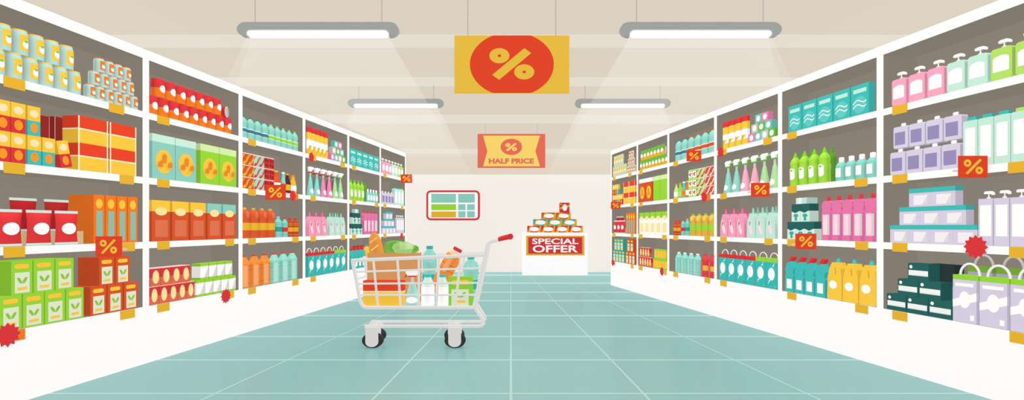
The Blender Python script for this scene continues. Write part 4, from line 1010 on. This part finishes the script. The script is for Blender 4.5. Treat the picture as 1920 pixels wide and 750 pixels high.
for px in (699.3, 853.4):
    for y, dx in ((.0, 0), (.22, -.03)):
        k = MB(); hwx = 11.7*CY/F
        c0 = CP(px, 640, y); c0 = (c0[0] + dx, c0[1], c0[2])
        top = CP(px, 613, y)[2]
        pts = [(c0[0] + hwx*math.cos(q*PI/10 + PI), c0[2] - .0 + hwx*.75*math.sin(q*PI/10 + PI)) for q in range(11)] + [(c0[0] + hwx, top), (c0[0] - hwx, top)]
        k.prism(pts, .012, CG, y0=y - .045); k.prism(pts, .012, CG, y0=y + .033)
        k.tube([(c0[0], y - .04, c0[2]), (c0[0], y + .04, c0[2])], .012, CG, 10)
        k.box(c0[0] - hwx, c0[0] + hwx, y - .032, y + .032, top - .02, top, CG)
        o = k.build('caster_fork', cart)
        wv = MB(); cz = 14.4*CY/F; rx = 19.6*CY/F; n = 28; rows = []
        for rr, yy in ((.3, -.024), (.66, -.026), (.68, -.03), (.92, -.03), (1, -.02), (1, .02), (.92, .03), (.68, .03), (.66, .026), (.3, .024)):
            rows.append([(c0[0] + rr*rx*math.cos(2*PI*q/n), y + yy, cz + .001 + rr*cz*math.sin(2*PI*q/n)) for q in range(n)])
        wv.grid(rows, [('4a5456', .2), ('3a4143', .2), ('33393b', .2), ('2e3436', .2), ('3a4143', .2), ('2e3436', .2), ('33393b', .2), ('3a4143', .2), ('4a5456', .2)], closed=True)
        wv.face(rows[0][::-1], ('4a5456', .2)); wv.face(rows[-1], ('4a5456', .2)); wv.build('wheel', o)
FLOORZ = W(0, 577, CY).z + .0095
def place(fn, x0, x1, ytop, Yd, d, desc, cat, rot=0.0, zoff=0.0, **kw):
    w = (x1 - x0) * Yd / F; h = W(0, ytop, Yd).z - FLOORZ - zoff
    o = thing(fn, w, h, d, **kw); P = W((x0 + x1)/2, 500, Yd)
    o.location = (P.x, Yd, FLOORZ + zoff); tag(o, desc, cat, 'groceries in the shopping cart')
    return o
def FEc(c): return (c[0] if isinstance(c, tuple) else c, .5)  # grocery colour with added glow to brighten its front
def C_carton(w, h, d):
    a = MB(); a.slabs(w, h, d, [(.55, FEc(Y_)), (.6, FEc('fde9b8')), (1, FEc('e8482d'))]); return [('carton', a)]
place(C_carton, 680.5, 756, 526.5, CY + .022, .09, 'red and yellow carton lying in the cart', 'carton')
def C_tea(w, h, d):
    a = MB(); a.slabs(w, h, d, [(1, FEc('8fd53f'))])
    a.deco(w, h, [('pill', .12, .86, .74, .9, FEc(Y_)), ('rect', .12, .84, .0, .58, FEc('e0ead0'))] + leafpair(.48, .3, 1.1, FEc('8fc63d')) + [('rect', .24, .7, .12, .2, FEc(Y_))])
    return [('tea_box', a)]
place(C_tea, 841, 886, 519.5, CY + .025, .085, 'green tea box in the cart', 'box')
def C_milk(w, h, d):
    H = h; pr = [(.9, 0), (.99, .03*H), (.99, .62*H), (.9, .7*H), (.52, .9*H), (.5, .925*H)]
    a = MB(); a.lathe(pr, w, d, [FEc('f7fbfa'), FEc('ffffff'), FEc('d9f0e8'), FEc('cdeae1'), FEc('cdeae1')])
    return [('milk_bottle', a), ('cap', cap_mb(.56, .54, .926*H, H, w, d, FEc('44b9b4')))]
place(C_milk, 788, 813.5, 516, CY + .025, .09, 'white milk bottle beside the spray bottle in the cart', 'bottle')
place(C_milk, 815.5, 840.3, 516, CY + .025, .09, 'white milk bottle beside the green tea box in the cart', 'bottle')
def C_spray(w, h, d):
    H = h; pr = [(.96, 0), (1, .04*H), (.95, .12*H), (.55, .5*H), (.36, .66*H)]
    a = MB(); a.lathe(pr, w, d, FEc('a3d6c8'), n=18)
    l = MB(); l.patch(pr, w, d, [((.17 + .09*math.sin(q*PI/8))*H, -.8*math.cos(q*PI/8), .8*math.cos(q*PI/8)) for q in range(-4, 5)], FEc('ffffff'))
    g = MB(); g.lathe([(.2, .661*H), (.18, .83*H)], w, d, FEc('c3ccc8'), n=12)
    t = MB(); t.prism([(x*w, z*H) for x, z in ((-.3, .86), (.24, .86), (.5, .94), (.46, .985), (.1, 1), (-.36, 1), (-.42, .96))], d*.35, FEc('ffffff'), y0=d*.3)
    k = MB(); k.prism([(x*w, z*H) for x, z in ((-.24, .825), (.22, .825), (.22, .858), (-.24, .858))], d*.4, FEc('d5393d'), y0=d*.29)
    k.prism([(x*w, z*H) for x, z in ((-.5, .8), (-.42, .8), (-.26, .9), (-.33, .93))], d*.2, FEc('d5393d'), y0=d*.38)
    return [('spray_bottle', a), ('paper_label', l), ('neck', g), ('spray_head', t), ('trigger', k)]
place(C_spray, 756.5, 786.5, 508, CY + .024, .09, 'clear mint spray bottle with red trigger in the cart', 'spray bottle')
# the spray bottle stands in front of the carton's end
# paper bag, open at the top with a toothed rim
by = CY + .218; bx0, bx1 = 688.5, 786
w = (bx1 - bx0)*by/F; h = W(0, 473.5, by).z - FLOORZ; d = .12
a = MB(); n = 20; x0, x1 = -w/2, w/2
def rim(xa, ya, xb, yb, n):
    f = lambda t: (xa + (xb - xa)*t, ya + (yb - ya)*t)
    a.face([(xa, ya, 0), (xb, yb, 0), (xb, yb, h - .014), (xa, ya, h - .014)], FEc('d99c63'))
    for q in range(n):
        a.face([(*f(q/n), h - .014), (*f((q + 1)/n), h - .014), (*f((q + .5)/n), h)], FEc('d99c63'))
rim(x0, 0, x1, 0, n); rim(x1, 0, x1, d, 6); rim(x1, d, x0, d, n); rim(x0, d, x0, 0, 6)
a.face([(x0, 0, 0), (x1, 0, 0), (x1, d, 0), (x0, d, 0)], FEc('d99c63'))
o = a.build('paper_bag'); bpos = W((bx0 + bx1)/2, 500, by); o.location = (bpos.x, by, FLOORZ); tag(o, 'brown paper bag holding bread and lettuce in the cart', 'bag')
bagtop = FLOORZ + h
# baguette leaning in the bag
a = MB(); n = 14; rows = []; cols = []
for q in range(21):
    t = q/20; r = .066 * max(.05, (1 - abs(2*t - 1)**3.2))**.5
    rows.append([(1.0*r*math.cos(2*PI*k/n), .75*r*math.sin(2*PI*k/n), t*.46) for k in range(n)])
a.grid(rows, FEc('e0943f'), closed=True); a.face(rows[0][::-1], FEc('e0943f')); a.face(rows[-1], FEc('e0943f'))
for zc_ in (.30, .37):
    pts = []
    for q in range(9):
        t = q/8; pts.append((-.035 + .07*t, -.0515 + .018*abs(t - .5), zc_ + .04*t))
    a.tube(pts, .006, FEc('eec48a'), 6)
bread = a.build('baguette')
BRY = by + .066; ang = math.radians(-9)
ax = Vector((math.sin(ang), 0, math.cos(ang)))
bread.matrix_world = Matrix.Translation(Vector((W(700.5, 436.5, BRY).x, BRY, W(0, 436.5, BRY).z)) - ax*.458) @ Matrix.Rotation(ang, 4, 'Y')
tag(bread, 'golden baguette sticking up from the paper bag', 'bread', 'groceries in the shopping cart')
# lettuce heads: lobed balls with leaf rims
def lettuce(name, px, py, rx, rz, Yd, ry, c1, c2, label, seed):
    random.seed(seed)
    ph = [random.uniform(0, 6.28) for _ in range(8)]
    a = MB(); nu, nv = 40, 16; rows = []
    for j in range(1, nv):
        v = j/nv*PI
        row = []
        for i in range(nu):
            u = i/nu*2*PI
            k = 1 + .05*math.sin(7*u + ph[0] + 2*math.sin(2*v)) + .04*math.sin(11*u + 3*v + ph[1]) + .03*math.sin(5*v + ph[2])
            row.append((rx*k*math.sin(v)*math.cos(u), ry*k*math.sin(v)*math.sin(u), -rz*k*math.cos(v)))
        rows.append(row)
    a.grid(rows, FEc(c1), closed=True); a.face(rows[0][::-1], FEc(c1)); a.face(rows[-1], FEc(c1))
    o = a.build(name); P = W(px, py, Yd); o.location = P
    for q, (ax_, s) in enumerate(((-.55, .62), (.1, .7), (.6, .55))):
        l = MB(); rows = []
        for j in range(9):
            row = []
            for i in range(9):
                s_, t_ = (i/8 - .5)*2, (j/8 - .5)*2
                rr = min(1, math.sqrt(s_*s_ + t_*t_))
                fr_ = 1 + .1*math.sin(6*math.atan2(t_, s_) + q*2)
                x = (ax_ + s_*s*.75*fr_*(.8 if rr > .9 else 1)); z = .25 + t_*s*.95*fr_*(.8 if rr > .9 else 1)
                m2 = min(.95, x*x + z*z)
                row.append((x*rx, -ry*(math.sqrt(1 - m2*.9) + .1 + .035*q), z*rz))
            rows.append(row)
        l.grid(rows, FEc(c2[q % len(c2)])); l.build('leaf', o)
    tag(o, label, 'lettuce', 'groceries in the shopping cart')
    return o
lettuce('lettuce', 740, 464, .098, .064, by + .094, .022, '79b94f', ['74b34b', '6aa844', '7dbd52'], 'dark green lettuce at the back of the paper bag', 3)
lettuce('lettuce', 756, 465, .094, .056, by + .036, .026, 'a3d07a', ['9fcd77', 'b5dc92', 'c4e5a3'], 'pale green lettuce in front in the paper bag', 5)
lettuce('lettuce', 776, 467, .045, .036, by + .092, .02, '79b94f', ['6aa844', '74b34b'], 'small green lettuce at the edge of the paper bag', 8)
# bottles behind
def C_water(w, h, d):
    H = h
    pr = [(.86, 0), (.93, .02*H), (.93, .28*H), (.93, .42*H), (.84, .5*H), (.82, .55*H), (.97, .66*H), (.97, .76*H), (.8, .87*H), (.42, .93*H), (.36, .945*H)]
    a = MB(); a.lathe(pr, w, d, FEc('8dcfc2'), n=20)
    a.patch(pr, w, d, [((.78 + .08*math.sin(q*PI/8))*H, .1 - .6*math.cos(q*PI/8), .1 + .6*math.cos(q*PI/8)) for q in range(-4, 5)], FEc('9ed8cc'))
    l = MB(); l.lathe([(.95, .3*H), (.95, .5*H)], w, d, FEc('41ab9f'), n=20, cap=False)
    return [('water_bottle', a), ('cap', cap_mb(.44, .42, .946*H, H, w, d, FEc('41ab9f'))), ('paper_label', l)]
place(C_water, 789.5, 818, 461.5, CY + .225, .115, 'teal water bottle next to the paper bag in the cart', 'bottle')
place(C_water, 867, 897, 482, CY + .2, .13, 'teal water bottle behind the green tea box in the cart', 'bottle')
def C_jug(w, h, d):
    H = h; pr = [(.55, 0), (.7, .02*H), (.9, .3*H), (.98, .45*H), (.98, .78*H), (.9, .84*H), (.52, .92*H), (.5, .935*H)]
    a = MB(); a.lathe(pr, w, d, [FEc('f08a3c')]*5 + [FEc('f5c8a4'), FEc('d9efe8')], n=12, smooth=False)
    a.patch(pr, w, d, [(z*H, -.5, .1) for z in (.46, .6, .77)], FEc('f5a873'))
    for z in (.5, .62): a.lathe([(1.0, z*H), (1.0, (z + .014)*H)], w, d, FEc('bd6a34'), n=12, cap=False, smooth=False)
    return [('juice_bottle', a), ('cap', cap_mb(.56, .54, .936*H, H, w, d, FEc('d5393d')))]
yj = CY + .128
top = W(858.5, 466, yj); bot = W(813, 548, yj); axis = (top - bot)
o = thing(C_jug, 31*yj/F, axis.length, .085)
rotm = Matrix.Rotation(math.atan2(axis.x, axis.z), 4, 'Y')
o.matrix_world = Matrix.Translation(bot) @ rotm
tag(o, 'orange juice bottle leaning over the milk in the cart', 'bottle', 'groceries in the shopping cart')

# ------------------------------------------------------------------ light: added shadowless fill suns, one per direction, for even flat tones
def sun(name, direction, e):
    l = bpy.data.lights.new(name, 'SUN'); l.energy = e * PI; l.angle = .3
    l.use_shadow = False
    o = bpy.data.objects.new(name, l); COL.objects.link(o)
    o.rotation_euler = Vector(direction).to_track_quat('-Z', 'Y').to_euler(); o.location = (0, 0, 2.5)
AMB = .015
sun('light_towards_left', (-1, 0, 0), .61); sun('light_towards_right', (1, 0, 0), .61)
sun('light_down', (0, 0, -1), .7); sun('light_up', (0, 0, 1), .45); sun('fill_from_camera_side', (0, 1, 0), .42)  # added fills for tops, undersides and camera-facing sides
wd = bpy.data.worlds.new('shop_ambient'); S.world = wd; wd.use_nodes = True
wd.node_tree.nodes['Background'].inputs[0].default_value = (1, .99, .97, 1); wd.node_tree.nodes['Background'].inputs[1].default_value = AMB * 2

cam = bpy.data.cameras.new('camera'); co = bpy.data.objects.new('camera', cam); COL.objects.link(co)
co.location = (0, 0, EYE); co.rotation_euler = (PI/2, 0, 0)
cam.sensor_fit = 'HORIZONTAL'; cam.sensor_width = 36; cam.lens = F / 1920 * 36; cam.shift_y = (HY - 375) / 1920; cam.clip_start = .05
S.camera = co
S.view_settings.view_transform = 'Standard'; S.view_settings.look = 'None'
S.cycles.diffuse_bounces = 0; S.cycles.transparent_max_bounces = 12
